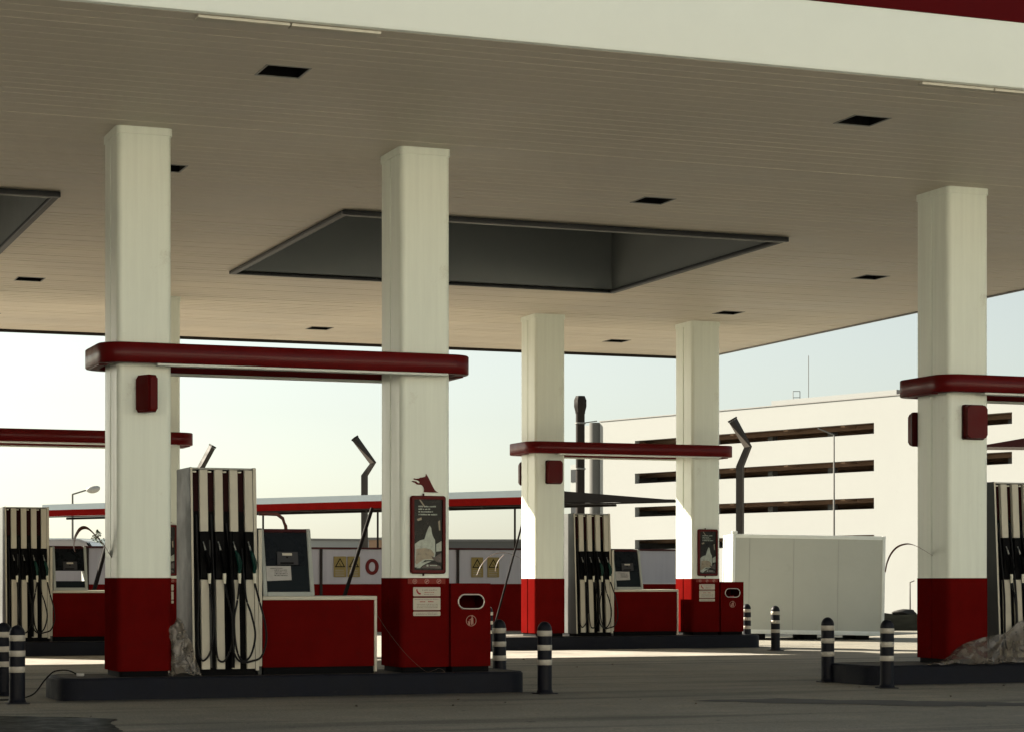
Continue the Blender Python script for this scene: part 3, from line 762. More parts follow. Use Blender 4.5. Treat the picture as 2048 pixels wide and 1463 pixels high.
for i, (a, c, d, e) in enumerate(wells):
    w = MB(); top = 8.25
    for q in (((a,d),(c,d)), ((c,d),(c,e)), ((c,e),(a,e)), ((a,e),(a,d))):
        w.quad((*q[0], CZ-.01), (*q[1], CZ-.01), (*q[1], top), (*q[0], top))
    wo = w.build('skylight_well', 'wellwall', t, 0)
    w = MB(); w.quad((a, d, top-.01), (c, d, top-.01), (c, e, top-.01), (a, e, top-.01)); w.build('well_top', 'welltop', wo, 0)
    f = MB(); fw = .09
    f.box(a-.02, c+.02, d-.02, d+fw-.02, CZ-.075, CZ-.004, .006); f.box(a-.02, c+.02, e-fw+.02, e+.02, CZ-.055, CZ-.004, .006)
    f.box(a-.02, a+fw-.02, d+fw-.019, e-fw+.019, CZ-.065, CZ-.004, .006); f.box(c-fw+.02, c+.02, d+fw-.019, e-fw+.019, CZ-.065, CZ-.004, .006)
    f.build('well_frame', 'frame', t)
    f = MB(); f.box(a+.08, c-.08, d+.071, d+.085, CZ-.082, CZ-.05, .002); f.build('well_trim', 'alu', t)
def pretty(u, v):
    row = ['first', 'second', 'third', 'fourth', 'fifth'][lv.index(v)]
    c_ = {-7.7: 'farthest left', -.85: 'second left', 6.0: 'left', 12.85: 'middle', 19.65: 'right'}[u]
    return 'dark square ceiling light, %s file of lights, %s from the front edge' % (c_, row)
vis = {(6.0, 22.25), (6.0, 28.0), (6.0, 39.25), (6.0, 44.75), (6.0, 33.75), (12.85, 22.25), (12.85, 28.0), (12.85, 44.75), (12.85, 39.25), (19.65, 33.75), (19.65, 39.25), (19.65, 44.75), (19.65, 28.0), (-.85, 44.75), (-.85, 39.25)}
L0 = None
for u, v in lights:
    lab = pretty(u, v)
    if L0 is None:
        L0 = thing('recessed_light', lab, 'ceiling light', (u, v, CZ), group='square recessed lights in the ceiling')
        h = MB(); a = .228; d = .245
        for q in (((-a,-d),(a,-d)), ((a,-d),(a,d)), ((a,d),(-a,d)), ((-a,d),(-a,-d))):
            h.quad((*q[0], -.002), (*q[1], -.002), (*q[1], .30), (*q[0], .30))
        h.quad((-a,-d,.30), (a,-d,.30), (a,d,.30), (-a,d,.30)); h.build('housing', 'blackmat', L0, 0)
        h = MB(); h.box(-a-.012, a+.012, -d-.012, -d+.006, -.008, .001); h.box(-a-.012, a+.012, d-.006, d+.012, -.008, .001)
        h.box(-a-.012, -a+.006, -d+.0061, d-.0061, -.008, .001); h.box(a-.006, a+.012, -d+.0061, d-.0061, -.008, .001); h.build('rim', 'alu', L0, 0)
    else: dup(L0, (u, v, CZ), lab)

# ------------------------------------------------------------------ straps, wires, cable, plastic
def strap(pts, w, m, label, name='loose_strap'):
    b = MB(); P = [Vector(p) for p in pts]; out = []
    for i in range(len(P)-1):
        p0, p1, p2, p3 = P[max(i-1, 0)], P[i], P[i+1], P[min(i+2, len(P)-1)]
        for k in range(8):
            s_ = k/8; out.append(.5*((2*p1) + (p2-p0)*s_ + (2*p0-5*p1+4*p2-p3)*s_*s_ + (3*p1-p0-3*p2+p3)*s_**3))
    out.append(P[-1]); n = len(out); vs = []
    for i, p in enumerate(out):
        ww = w*(.45+.55*i/n) if w > .02 else w
        tw = Vector((0, 1, .35 if w > .02 else .9)).normalized()*ww*.5
        tg = (out[min(i+1, n-1)]-out[max(i-1, 0)]).normalized(); nr = tg.cross(tw).normalized()*.0015
        vs.append([b.bm.verts.new(p+s1*tw+s2*nr) for s1, s2 in ((-1,-1),(1,-1),(1,1),(-1,1))])
    for A, B in zip(vs, vs[1:]):
        for k in range(4): b.face([A[k], A[(k+1) % 4], B[(k+1) % 4], B[k]])
    b.face(vs[0]); b.face(vs[-1][::-1])
    return tag(b.build(name, m, None, 40), label, 'strap')
strap([(4.485, 25.93, 1.72), (4.475, 25.94, 1.80), (4.50, 25.95, 1.90), (4.56, 25.96, 1.985), (4.64, 25.96, 1.99), (4.74, 25.96, 1.90), (4.84, 25.96, 1.78), (4.915, 25.96, 1.66)], .16, 'strap', 'wide reddish strap curling out of the left side of the nearest left column')
strap([(15.33, 25.94, 1.49), (15.36, 25.94, 1.62), (15.43, 25.94, 1.75), (15.54, 25.94, 1.84), (15.70, 25.94, 1.87), (15.86, 25.94, 1.82), (16.055, 25.94, 1.72)], .06, 'strap', 'curved dark red strap hanging from the side of the right edge column')
strap([(15.03, 41.1, 1.48), (15.12, 41.1, 1.67), (15.27, 41.1, 1.83), (15.46, 41.1, 1.91), (15.66, 41.1, 1.92), (15.90, 41.1, 1.84), (16.12, 41.1, 1.70)], .035, 'strapale', 'pale tape arching from the far sunlit column towards the near bin')
strap([(15.42, 41.1, 1.55), (15.44, 41.1, 1.66), (15.50, 41.1, 1.78), (15.60, 41.1, 1.88)], .03, 'strapale', 'short pale tape end hanging under the arched tape of the far column')
strap([(16.10, 41.1, 1.72), (16.06, 41.08, 1.66), (16.09, 41.06, 1.56)], .02, 'strapale', 'loose tape tail on the sunlit face of the far column')
# bent pipe behind the near terminal
b = MB(); pts = [(6.83, 26.05, 2.185), (6.95, 26.05, 2.18), (7.02, 26.05, 2.13), (7.055, 26.05, 2.04), (7.065, 26.05, 1.92), (7.065, 26.05, 1.21)]
b.tube([(6.72, 26.05, 2.185)]+pts, .022, 8); tag(b.build('vent_pipe', 'strap', None, 60), 'rusty bent pipe arching up behind the near payment terminal', 'pipe')
def wire(pts, r, m, name, label, cat):
    P = [Vector(p) for p in pts]; out = []
    for i in range(len(P)-1):
        p0, p1, p2, p3 = P[max(i-1, 0)], P[i], P[i+1], P[min(i+2, len(P)-1)]
        for k in range(6):
            s_ = k/6; out.append(.5*((2*p1) + (p2-p0)*s_ + (2*p0-5*p1+4*p2-p3)*s_*s_ + (3*p1-p0-3*p2+p3)*s_**3))
    out.append(P[-1]); b = MB(); b.tube(out, r, 6)
    return tag(b.build(name, m, None, 60), label, cat)
wire([(8.085, 25.60, .95), (8.16, 25.52, .80), (8.25, 25.46, .66), (8.38, 25.44, .50), (8.50, 25.42, .38), (8.60, 25.42, .30), (8.66, 25.41, .268), (8.75, 25.42, .29), (8.82, 25.44, .31), (8.88, 25.42, .267), (8.78, 25.39, .266)], .003, 'strapale', 'loose_wire', 'thin pale wire drooping across the foot of the big middle column', 'wire')
t = thing('power_cable', 'black cable with a white plug on the left end of the near island', 'cable', (0, 0, 0))
def wpart(pts, r, m, nm):
    o = wire(pts, r, m, nm, None, None); o.parent = t; return o
wpart([(3.45, 25.75, .012), (3.75, 25.8, .012), (3.98, 25.82, .06), (4.12, 25.84, .22), (4.22, 25.86, .315), (4.33, 25.9, .335), (4.42, 25.9, .325), (4.50, 25.86, .285)], .009, 'rubber', 'cord')
b = MB(); b.box(4.49, 4.58, 25.83, 25.88, .262, .30, .01); b.build('plug', 'paper', t)

def crumple(name, label, cat, fn, nu, nv, amp, sc, seed=0, ang=0.):
    ca, sa = math.cos(ang), math.sin(ang); sc = Vector(sc); b = MB(); V_ = []
    def rid(q): return 1-abs(noise.noise(q))*2      # sharp folds
    for i in range(nu+1):
        row = []
        for j in range(nv+1):
            p = Vector(fn(i/nu, j/nv)); q = Vector(((p.x*ca+p.z*sa)*sc.x, p.y*sc.y, (-p.x*sa+p.z*ca)*sc.z)) + Vector((seed, seed*.7, 3))
            d = Vector((noise.noise(q), noise.noise(q+Vector((9, 0, 0))), noise.noise(q+Vector((0, 9, 0)))))
            f = rid(q*.8)*.8 + rid(q*1.9+Vector((4, 4, 4)))*.4 + rid(q*4.2)*.12
            p += d*amp*1.3 + Vector((.15, -1, .25))*f*amp
            p.z = max(p.z, .262); row.append(b.bm.verts.new(p))
        V_.append(row)
    for i in range(nu):
        for j in range(nv): b.face([V_[i][j], V_[i+1][j], V_[i+1][j+1], V_[i][j+1]])
    return tag(b.build(name, 'plastic', None, 60), label, cat, 'crumpled clear plastic sheets')
def f1(a, b_):
    th = 2*PI*a; z = .262 + .66*b_; r = (.165-.09*b_)*(1+.22*math.sin(3*th+b_*4)+.1*math.sin(7*th-b_*3))
    if b_ > .9: r *= (1-b_)*8+.2
    return (5.66 + .10*(.5-b_) + r*math.cos(th), 25.60 + r*math.sin(th)*.6, z - .03*math.cos(th*2))
crumple('plastic_sheet', 'bunched clear plastic between the nearest left column and its pump', 'plastic sheet', f1, 90, 50, .032, (2.6, 7, 9), 1, rad(82))
prof = [(15.60, .27), (15.75, .33), (15.95, .44), (16.15, .54), (16.35, .63), (16.55, .64), (16.75, .66), (16.92, .80), (17.1, .86), (17.4, .84), (17.7, .78)]
def zt(u):
    for (a, z0), (c, z1) in zip(prof, prof[1:]):
        if a <= u <= c: return z0 + (z1-z0)*(u-a)/(c-a)
    return prof[-1][1]
def f2(a, b_):
    u = 15.60 + 2.1*a; h = zt(u)-.262
    return (u + .25*b_ - .05, 25.50 - .24*(1-b_)**1.3 + (.04 if u > 16.7 else 0), .262 + h*b_)
crumple('plastic_sheet', 'big crumpled clear plastic sheet at the foot of the right edge column and pump', 'plastic sheet', f2, 150, 64, .034, (1.7, 5, 8), 4, rad(40))
# small stones and litter on the asphalt
random.seed(21)
for i in range(26):
    u = random.uniform(3.5, 17); v = random.choice((random.uniform(21, 25.1), random.uniform(27, 37)))
    b = MB(); bmesh.ops.create_icosphere(b.bm, subdivisions=1, radius=random.uniform(.008, .022))
    for w in b.bm.verts: w.co *= random.uniform(.7, 1.2); w.co.z *= .6
    o = b.build('pebble', 'conc' if i % 3 else 'bark', None, 0); o.location = (u, v, .006)
    tag(o, 'small loose pebble lying on the dusty asphalt between the islands', 'pebble', 'loose pebbles on the asphalt')

# ------------------------------------------------------------------ red and white boundary wall
WV = 56.0
t = thing('boundary_wall', 'long low wall behind the station, grey white above and red below, with a red letter', 'wall', (0, WV, 0))
x = -6.0; panels = []
while x < 26.4:
    x2 = min(x+3.2, 26.5); panels.append((x, x2)); x = x2
b = MB(); b.box(-6, 26.5, .02, .28, 1.275, 2.19); b.build('upper_wall', 'wallwhite', t)
b = MB(); b.box(-6, 26.5, .0, .30, .0, 1.272); b.build('lower_wall', 'red', t)
b = MB(); b.box(-6.05, 26.55, -.03, .33, 2.192, 2.24, .005); b.build('coping', 'darkred', t)
for x in (10.0, 16.12, 19.93, 23.4):
    MB().box(x-.035, x+.035, -.045, -.004, .0, 2.19, .004).build('wall_post', 'steel', t)
# letter O
b = MB(); n = 40; cx, cz = 17.53, 1.73
o_, i_ = [], []
for k in range(n):
    a = 2*PI*k/n; o_.append((cx+.185*math.cos(a), cz+.215*math.sin(a))); i_.append((cx+.088*math.cos(a), cz+.125*math.sin(a)))
for y in (.016,):
    A = [b.bm.verts.new((x, y, z)) for x, z in o_]; B = [b.bm.verts.new((x, y, z)) for x, z in i_]; A2 = [b.bm.verts.new((x, y-.012, z)) for x, z in o_]; B2 = [b.bm.verts.new((x, y-.012, z)) for x, z in i_]
    for k in range(n):
        q = (k+1) % n; b.face([A2[k], A2[q], B2[q], B2[k]]); b.face([A[k], A[q], A2[q], A2[k]]); b.face([B[k], B[q], B2[q], B2[k]])
b.build('letter', 'redbox', t, 0)
def make_warn(loc, label):
    t = thing('warning_sign', label, 'warning sign', loc, group='yellow warning signs on the wall')
    b = MB(); b.prism(rr(-.17, .17, -.27, .27, .01, 3), -.012, -.001, 'y'); b.build('plate', 'yellow', t)
    b = MB()
    def tri(r, y, mi): b.mi = mi; b.prism([(0, .07+r), (-r*.87, .07-r*.5), (r*.87, .07-r*.5)], y-.002, y, 'y')
    tri(.165, -.0125, 0); tri(.115, -.0150, 1)
    b.mi = 0; b.prism([(-.035,.10),(-.01,.09),(.03,.02),(.045,.03),(.03,.0),(.0,.05)], -.019, -.0172, 'y')
    b.build('triangle_symbol', ['blackmat', 'yellow'], t, 0)
    random.seed(8)
    for zz in (-.10, -.15, -.20, -.24):
        b = MB(); b.box(-.13, .10+.02*random.random(), -.0135, -.0122, zz, zz+.016); b.build('text_line', 'ink', t, 0)
    return t
w0 = make_warn((16.64, WV, 1.73), 'left yellow triangle warning sign on the wall, left of the red letter')
dup(w0, (17.02, WV, 1.73), 'yellow warning sign partly hidden by the leaning strut beside the red letter')
dup(w0, (20.49, WV, 1.72), 'yellow warning sign on the wall above the near litter bin, left one of the pair')
dup(w0, (20.95, WV, 1.72), 'yellow warning sign on the wall behind the hanging tape, right one of the pair')

# ------------------------------------------------------------------ the awning roof beyond the canopy
def xy(px_, Y): return ((px_-1024)/4422*Y, Y)
def rp(px_, py_, Y):
    X = (px_-1024)/4422*Y; return Vector(road(X, Y, 1.388+(1158-py_)/4422*Y))
t = thing('awning_roof', 'long low flat roof with pale blue and red edge behind the pumps', 'awning', (0, 0, 0))
f0 = Vector((.78, 56.6)); dA = Vector((-.801, .598)); dB = Vector((.598, .801)); LA, LB = 19.0, 6.4
def aw(s_, t_, z):
    p = f0 + dA*s_ + dB*t_; return road(p.x, p.y, z)
def layer(nm, m, z0, z1, z0b, z1b, e0=0, e1=0, a0=0, a1=LA, b0=0, b1=LB):
    b = MB(); b.hexa([aw(a0-e0, b0-e0, z0), aw(a1, b0-e0, z0), aw(a1, b1, z0b), aw(a0-e0, b1, z0b), aw(a0-e0, b0-e0, z1), aw(a1, b0-e0, z1), aw(a1, b1, z1b), aw(a0-e0, b1, z1b)])
    return b.build(nm, m, t, 0)
Zt = 3.69
layer('pale_edge', 'awnwhite', Zt-.17, Zt, Zt-.06, Zt+.0, 0, b1=.4)
layer('red_edge', 'red', Zt-.365, Zt-.171, Zt-.30, Zt-.171, .0, b1=.3)
layer('roof_sheet', 'steel', Zt-.40, Zt-.366, 3.54, 3.58, -.05, b0=.0)
layer('roof_top', 'steel', Zt-.34, Zt-.18, 3.59, 3.63, -.07, b0=.35)
b = MB(); b.hexa([aw(-.08, 0, 3.37), aw(-.075, 0, 3.37), aw(-.075, LB, 3.54), aw(-.08, LB, 3.54), aw(-.08, 0, Zt+.0), aw(-.075, 0, Zt+.0), aw(-.075, LB, 3.60), aw(-.08, LB, 3.60)]); b.build('end_board', 'steel', t, 0)
for s_ in (2.0, 4.0, 6.0, 8.0, 10.0, 12.0, 14.0, 16.0, 18.0):
    b = MB(); b.tube([aw(s_, .1, Zt-.44), aw(s_, LB-.1, 3.50)], .04, 6); b.build('rafter', 'steel', t)
for ppx in (528, 757, 1030):
    # back row of thin posts
    for k in range(400):
        s_ = k*.05; p = f0+dA*s_+dB*5.6
        if (p.x/p.y)*4422+1024 < ppx: break
    MB().tube([road(p.x, p.y, 0), road(p.x, p.y, 3.5)], .032, 8).build('post', 'steel', t, 60)
def strut(pa, pb, w, label):
    b = MB(); a = Vector(pa); c = Vector(pb); b.tube([a, c], w, 8)
    return tag(b.build('leaning_strut', 'strut', None, 60), label, 'strut', 'dark struts leaning against the awning')
strut(rp(744, 1016, 58.6), rp(676, 1232, 56.2), .052, 'thick dark strut leaning in front of the wall left of the red letter')
strut(rp(1046, 1040, 56.9), rp(986, 1262, 55.5), .026, 'thin strut leaning across the wall right of the near litter bin')
strut(rp(226, 1040, 56.5), rp(172, 1240, 53.5), .055, 'dark strut leaning behind the far payment terminal at the left')
strut(rp(14, 1096, 54.5), rp(-14, 1200, 52.5), .075, 'dark strut at the very left edge of the photo')

b = MB()
def q2(X, Y, z): return road(X, Y, z)
b.hexa([q2(12.7,60,4.99), q2(17.2,60,4.97), q2(17.2,61.4,4.97), q2(12.9,61.4,4.99), q2(12.7,60,5.02), q2(17.2,60,5.80), q2(17.2,61.4,5.80), q2(12.9,61.4,5.04)])
t = thing('wedge_roof', 'dark wedge shaped roof edge poking out right of the right edge column', 'roof', (0, 0, 0))
b.build('roof_sheet', 'darkred', t, 0)
MB().tube([q2(15.6, 60.7, -.05), q2(15.6, 60.7, 4.96)], .07, 8).build('post', 'steel', t, 60)

# ------------------------------------------------------------------ zigzag masts
def mast(pts, w, label):
    b = MB(); P = [rp(*p, 80) for p in pts]; P = [Vector((P[0].x, P[0].y, -.1))] + P
    b.tube(P, w, 4); t = thing('bent_mast', label, 'mast', (0, 0, 0), group='bent steel masts behind the station')
    b.build('pole', 'maststeel', t, 30)
    q = MB(); d = (P[-1]-P[-2]).normalized(); q.tube([P[-1]+d*.005, P[-1]+d*.07], w*1.12, 4); q.build('end_cap', 'steel', t, 30)
mast([(1480, 932), (1496, 893), (1466, 840)], .165, 'dark bent mast in front of the parking building')
mast([(729, 950), (746, 925), (711, 877)], .13, 'bent mast rising above the awning left of the big middle column')
mast([(388, 960), (404, 930), (424, 893)], .13, 'bent mast tip showing above the nearest fuel pump')

# ------------------------------------------------------------------ white cabin
t = thing('storage_cabin', 'white windowless storage cabin on skids right of the far bin', 'cabin', (0, 0, 0))
t.location = road(5.05, 51, 0); t.rotation_euler = (0, rad(1.0), -TH)
Wc, Hc, Dc = 3.53, 2.30, 2.3; z0 = .15
b = MB(); b.box(.03, Wc-.03, .03, Dc-.03, z0+.03, z0+Hc-.03); b.build('wall_panel', 'cab', t)
for x in (0, Wc-.07):
    for y in (0, Dc-.07): MB().box(x, x+.07, y, y+.07, z0, z0+Hc, .01).build('corner_post', 'cabframe', t)
for a, c in ((z0+Hc-.09, z0+Hc-.004), (z0+.004, z0+.10)):
    MB().box(.071, Wc-.071, .004, .07, a, c, .008).build('edge_rail', 'cabframe', t)
    MB().box(.004, .066, .071, Dc-.071, a, c, .008).build('edge_rail', 'cabframe', t)
MB().box(-.02, .11, -.02, .11, z0+Hc+.001, z0+Hc+.06, .01).build('lifting_lug', 'cabframe', t)
for x in (.40, 1.42, 2.45):
    MB().box(x-.006, x+.006, .024, .0295, z0+.101, z0+Hc-.091).build('panel_seam', 'seam', t)
for x in (.5, 1.7, 2.9): MB().box(x, x+.3, .1, Dc-.1, -.03, z0+.029).build('skid', 'blackmat', t)

# ------------------------------------------------------------------ parking building
ang = math.atan2(-.607*sT-.794*cT, .607*cT-.794*sT)
t = thing('parking_building', 'big sunlit cream parking building with long dark horizontal openings', 'building', road(24.56, 150, 0), ang)
slots = [(3.70, 4.44), (6.20, 6.95), (8.75, 9.53), (11.29, 12.04)]
XL, XR, ZB, ZT = -29.1, 25.0, -1.6, 13.74
ops = [(-24.9, 0), (5.6, 11.9), (15.5, 24)]
b = MB(); th = .45
zz = ZB
for a, c in slots:
    b.box(XL, XR, 0, th, zz, a); zz = c
    x = XL
    for p, q in ops: b.box(x, p, 0, th, a+.0005, c-.0005); x = q
    b.box(x, XR, 0, th, a+.0005, c-.0005)
b.box(XL, XR, 0, th, zz, ZT)
b.build('facade', 'bldg', t, 0)
b = MB(); b.box(XL, XL+.4, th+.001, 18, ZB, ZT-.3); b.box(XR-.4, XR, th+.001, 18, ZB, ZT-.3)
b.box(-17, XR-.41, 17.6, 18, ZB, ZT-.3)
b.box(XL+.41, -17.01, 17.6, 18, ZB, 3.2)
b.build('rear_and_end_walls', 'bldg', t, 0)
for (a, c) in slots:
    MB().box(XL+.41, XR-.41, th+.002, 17.59, c+.06, c+.40).build('floor_slab', 'bldgdark', t, 0)
    q = MB()
    for k in range(5): q.box(XL+.42, XR-.42, 2.2+3.4*k, 2.5+3.4*k, c-.22, c+.059)
    for k in range(9): q.box(-26+5.6*k, -25.6+5.6*k, th+.05, 1.7, c-.12, c+.058)
    q.build('ceiling_beams', 'bldgdark', t, 0)
for k, xx in enumerate((-19.6, -13.5, -7.4, 9.0)):
    MB().box(xx, xx+.5, 3.1, 3.6, ZB, 12.4).build('deck_pillar', 'bldg', t, 0)
MB().box(XL-.02, XR+.02, -.06, .42, ZT+.001, ZT+.07).build('roof_edge', 'steelpale', t)
q = MB(); q.box(-12.0, 0.2, 2.0, 6.5, ZT-.2, ZT+.62); q.build('rooftop_block', 'bldg', t, 0)
q = MB(); q.box(-32.7, -30.4, .6, 3.0, ZB, ZT-.15); q.build('side_wing', 'bldg', t, 0)
q = MB(); q.box(-33.9, -32.71, .9, 3.0, ZB, 10.6); an = q.build('annex', 'bldg', t, 0)
for z0_, z1_ in ((4.3, 5.6), (6.6, 7.9), (9.2, 10.2)): MB().box(-33.8, -33.0, .86, .899, z0_, z1_).build('window', 'panelnavy', an, 0)
MB().lathe([(.58, ZB), (.58, ZT-.05), (0, ZT-.05)], 24, (-29.75, .2)).build('stair_tower', 'bldggrey', t, 50)
# mast + ladder on the roof
a0 = thing('roof_antenna', 'thin antenna mast on the roof of the parking building', 'antenna', road(*xy(1617, 160), 14.0))
MB().tube([(0, 0, 0), (0, 0, 3.55)], .03, 6).build('rod', 'steelpale', a0, 60)
MB().box(-.15, .15, -.15, .15, -.35, .02).build('foot', 'steelpale', a0)
q = MB()
for x in (-.25, .25): q.tube([(x*cT, -x*sT, -.3), (x*cT, -x*sT, 1.1)], .03, 6)
for z in (.2, .65, 1.1): q.tube([(-.25*cT, .25*sT, z), (.25*cT, -.25*sT, z)], .025, 6)
q.box(.8, 1.1, -.2, .1, -.3, .1); q.box(-.9, -.6, -.2, .1, -.3, .05)
o = q.build('roof_ladder', 'steelpale', None, 60); o.location = road(*xy(1593, 160), 13.9); tag(o, 'small ladder frame on the parking roof beside the antenna', 'ladder')

# chimney
t = thing('chimney_pipe', 'tall dark metal chimney pipe with wider cap left of the parking building', 'chimney', road(*xy(1160.5, 118), 0))
MB().lathe([(.24, -1.5), (.24, 10.2), (.27, 10.3)], 20).build('pipe', 'steel', t, 50)
MB().lathe([(.26, 10.25), (.36, 10.62), (.36, 10.95), (.26, 11.18), (0, 11.18)], 8).build('cap', 'steel', t, 30)
for z in (9.68, 7.25): MB().lathe([(.25, z), (.29, z+.01), (.29, z+.08), (.25, z+.09)], 20).build('clamp', 'steelpale', t, 50)
MB().tube([(0, 0, 9.72), (.9*cT, -.9*sT, 9.85)], .03, 6).build('stay', 'steelpale', t, 60)

# ------------------------------------------------------------------ street lamps
def lamp(p, base, top, arm, head, label, Y, r=.05):
    t = thing('street_lamp', label, 'street lamp', road(*xy(p, Y), base), -TH, group='street lamps on the road behind')
    h = top-base
    MB().tube([(0, 0, 0), (0, 0, h*.5), (0, 0, h)], [r*1.5, r*1.1, r*.8], 10).build('pole', 'steelpale', t, 60)
    MB().tube([(0, 0, h-.02), arm], r*.7, 8).build('arm', 'steelpale', t, 60)
    if head:
        b = MB(); bmesh.ops.create_uvsphere(b.bm, u_segments=14, v_segments=8, radius=.5)
        for v_ in b.bm.verts: v_.co = Vector((v_.co.x*head*1.0, v_.co.y*.5, v_.co.z*.30 if v_.co.z > 0 else v_.co.z*.46))
        o = b.build('lamp_head', 'lamphead', t, 60); o.location = (arm[0]+head*.42*(1 if arm[0] > 0 else -1), 0, arm[2]+.06); o.rotation_euler = (0, rad(-9 if arm[0] > 0 else 9), 0)
lamp(1668, -1.0, 7.95, (-.72, 0, 9.22), 0, 'thin street lamp in front of the parking building', 100, .042)
lamp(145, -1.0, 5.65, (.72, 0, 6.85), .72, 'street lamp with drop shaped head at the left behind the far pump', 110, .06)
lamp(1820, -1.3, 1.23, (.28, 0, 2.62), 0, 'very small distant lamp post at the foot of the parking building', 140, .05)

# ------------------------------------------------------------------ far left: van, warehouse, hill, tree
t = thing('parked_van', 'white van with dark windscreen parked beyond the wall at the left', 'van', road(*xy(206, 68), 0), -TH)
b = MB(); prof_ = [(-3.2,.45),(-3.2,2.45),(-3.05,2.6),(-.55,2.62),(-.30,2.52),(.35,1.62),(1.0,1.40),(1.15,1.1),(1.15,.45)]
b.prism(prof_, -.95, .95, 'y'); bmesh.ops.bevel(b.bm, geom=[e for e in b.bm.edges if abs(e.verts[0].co.y-e.verts[1].co.y) < .01], offset=.05, segments=2, affect='EDGES')
b.build('body', 'carwhite', t)
b = MB(); b.hexa([(-1.0,-.965,1.55),(.25,-.965,1.55),(.25,-.955,1.55),(-1.0,-.955,1.55),(-1.0,-.965,2.35),(-.32,-.965,2.35),(-.32,-.955,2.35),(-1.0,-.955,2.35)]); b.build('side_window', 'glass', t)
b = MB(); b.hexa([(.36,-.85,1.66),(.36,.85,1.66),(.33,.85,1.64),(.33,-.85,1.64),(-.255,-.85,2.52),(-.255,.85,2.52),(-.28,.85,2.5),(-.28,-.85,2.5)]); b.build('windscreen', 'glass', t)
for x in (-2.4, .4):
    for y in (-.90, .72): 
        w = MB(); w.prism([(x+.36*math.cos(2*PI*k/20), .36+.36*math.sin(2*PI*k/20)) for k in range(20)], y, y+.2, 'y'); w.build('wheel', 'rubber', t)
def block(name, label, cat, x0, x1, Y, D, zt, m, extra=None, rot=0, z0=-1.4):
    cx = (xy(x0, Y)[0]+xy(x1, Y)[0])/2; w = (xy(x1, Y)[0]-xy(x0, Y)[0])/2
    t = thing(name, label, cat, road(cx, Y, 0), -TH+rot)
    MB().box(-w, w, 0, D, z0, zt).build('walls', m, t)
    MB().box(-w-.08, w+.08, -.08, D+.08, zt+.001, zt+.14).build('roof_edge', 'steelpale', t)
    if extra: extra(t, w, zt)
    return t
def winrow(t, w, zt):
    x = -w+.7
    while x < w-1.2:
        MB().box(x, x+.9, -.03, -.001, zt-1.6, zt-.75).build('window', 'panelnavy', t); x += 2.3
block('warehouse', 'long low pale warehouse beyond the wall behind the middle column', 'building', 560, 745, 140, 10, 3.85, 'bldg', winrow, rad(24))
block('warehouse', 'low grey warehouse beyond the wall right of the big middle column', 'building', 770, 1090, 142, 9, 3.84, 'bldggrey', None)
block('utility_hut', 'small brown hut roof just above the wall by the red letter', 'hut', 738, 772, 118, 3, 3.5, 'bldgdark', winrow)
block('white_house', 'small white house far beyond the left pump terminal', 'house', 122, 168, 170, 8, 4.0, 'bldg', winrow, rad(20), -1.3)
# hill
b = MB(); nx_, ny_ = 60, 8; V_ = []
for i in range(nx_+1):
    row = []
    for j in range(ny_+1):
        X = -900 + 1100*i/nx_; Y = 1400+90*j
        a = max(0, min(1, (-(X+200))/75)) ; prof = (a*a*(3-2*a))*31 + 5
        h = prof*math.sin(PI*j/ny_)**.6 * (1+.12*noise.noise(Vector((X*.008, Y*.01, 0)))) + 2.5*noise.noise(Vector((X*.03, Y*.03, 1)))
        row.append(b.bm.verts.new(road(X, Y, h-3)))
    V_.append(row)
for i in range(nx_):
    for j in range(ny_): b.face([V_[i][j], V_[i+1][j], V_[i+1][j+1], V_[i][j+1]])
tag(b.build('hill', 'hill', None, 180), kind='structure')
# small tree
def tree(p, Y, base, h, label):
    t = thing('small_tree', label, 'tree', road(*xy(p, Y), base)); random.seed(int(p))
    tr = MB(); tr.tube([(0, 0, 0), (.05, 0, h*.4), (0, .05, h*.8)], [.14, .09, .03], 7)
    for k in range(6):
        a = k*1.05; tr.tube([(0, 0, h*(.35+.06*k)), (math.cos(a)*h*.14, math.sin(a)*h*.14, h*(.5+.07*k))], [.04, .015], 5)
    tr.build('trunk', 'bark', t, 60)
    c = MB()
    for k in range(900):
        z = random.random(); rr_ = h*.17*math.sin(PI*min(1, z*.85+.15))**.7*random.random()**.5
        a = random.uniform(0, 2*PI); q = Vector((math.cos(a)*rr_, math.sin(a)*rr_, h*(.28+.75*z)))
        if noise.noise(q*1.6) < -.15: continue
        s_ = random.uniform(.08, .18); n_ = Vector((random.gauss(0, 1), random.gauss(0, 1), random.gauss(0, 1))).normalized(); u_ = n_.orthogonal().normalized()*s_; w_ = n_.cross(u_)
        c.quad(q-u_, q-w_*.6, q+u_, q+w_*.6)
    c.build('crown', 'leaf', t, 0)
tree(195, 260, -1.2, 8.2, 'slim dark tree on the skyline at the left of the big left column')
tree(188, 270, -1.2, 6.6, 'lower bush like tree left beside the slim tree')

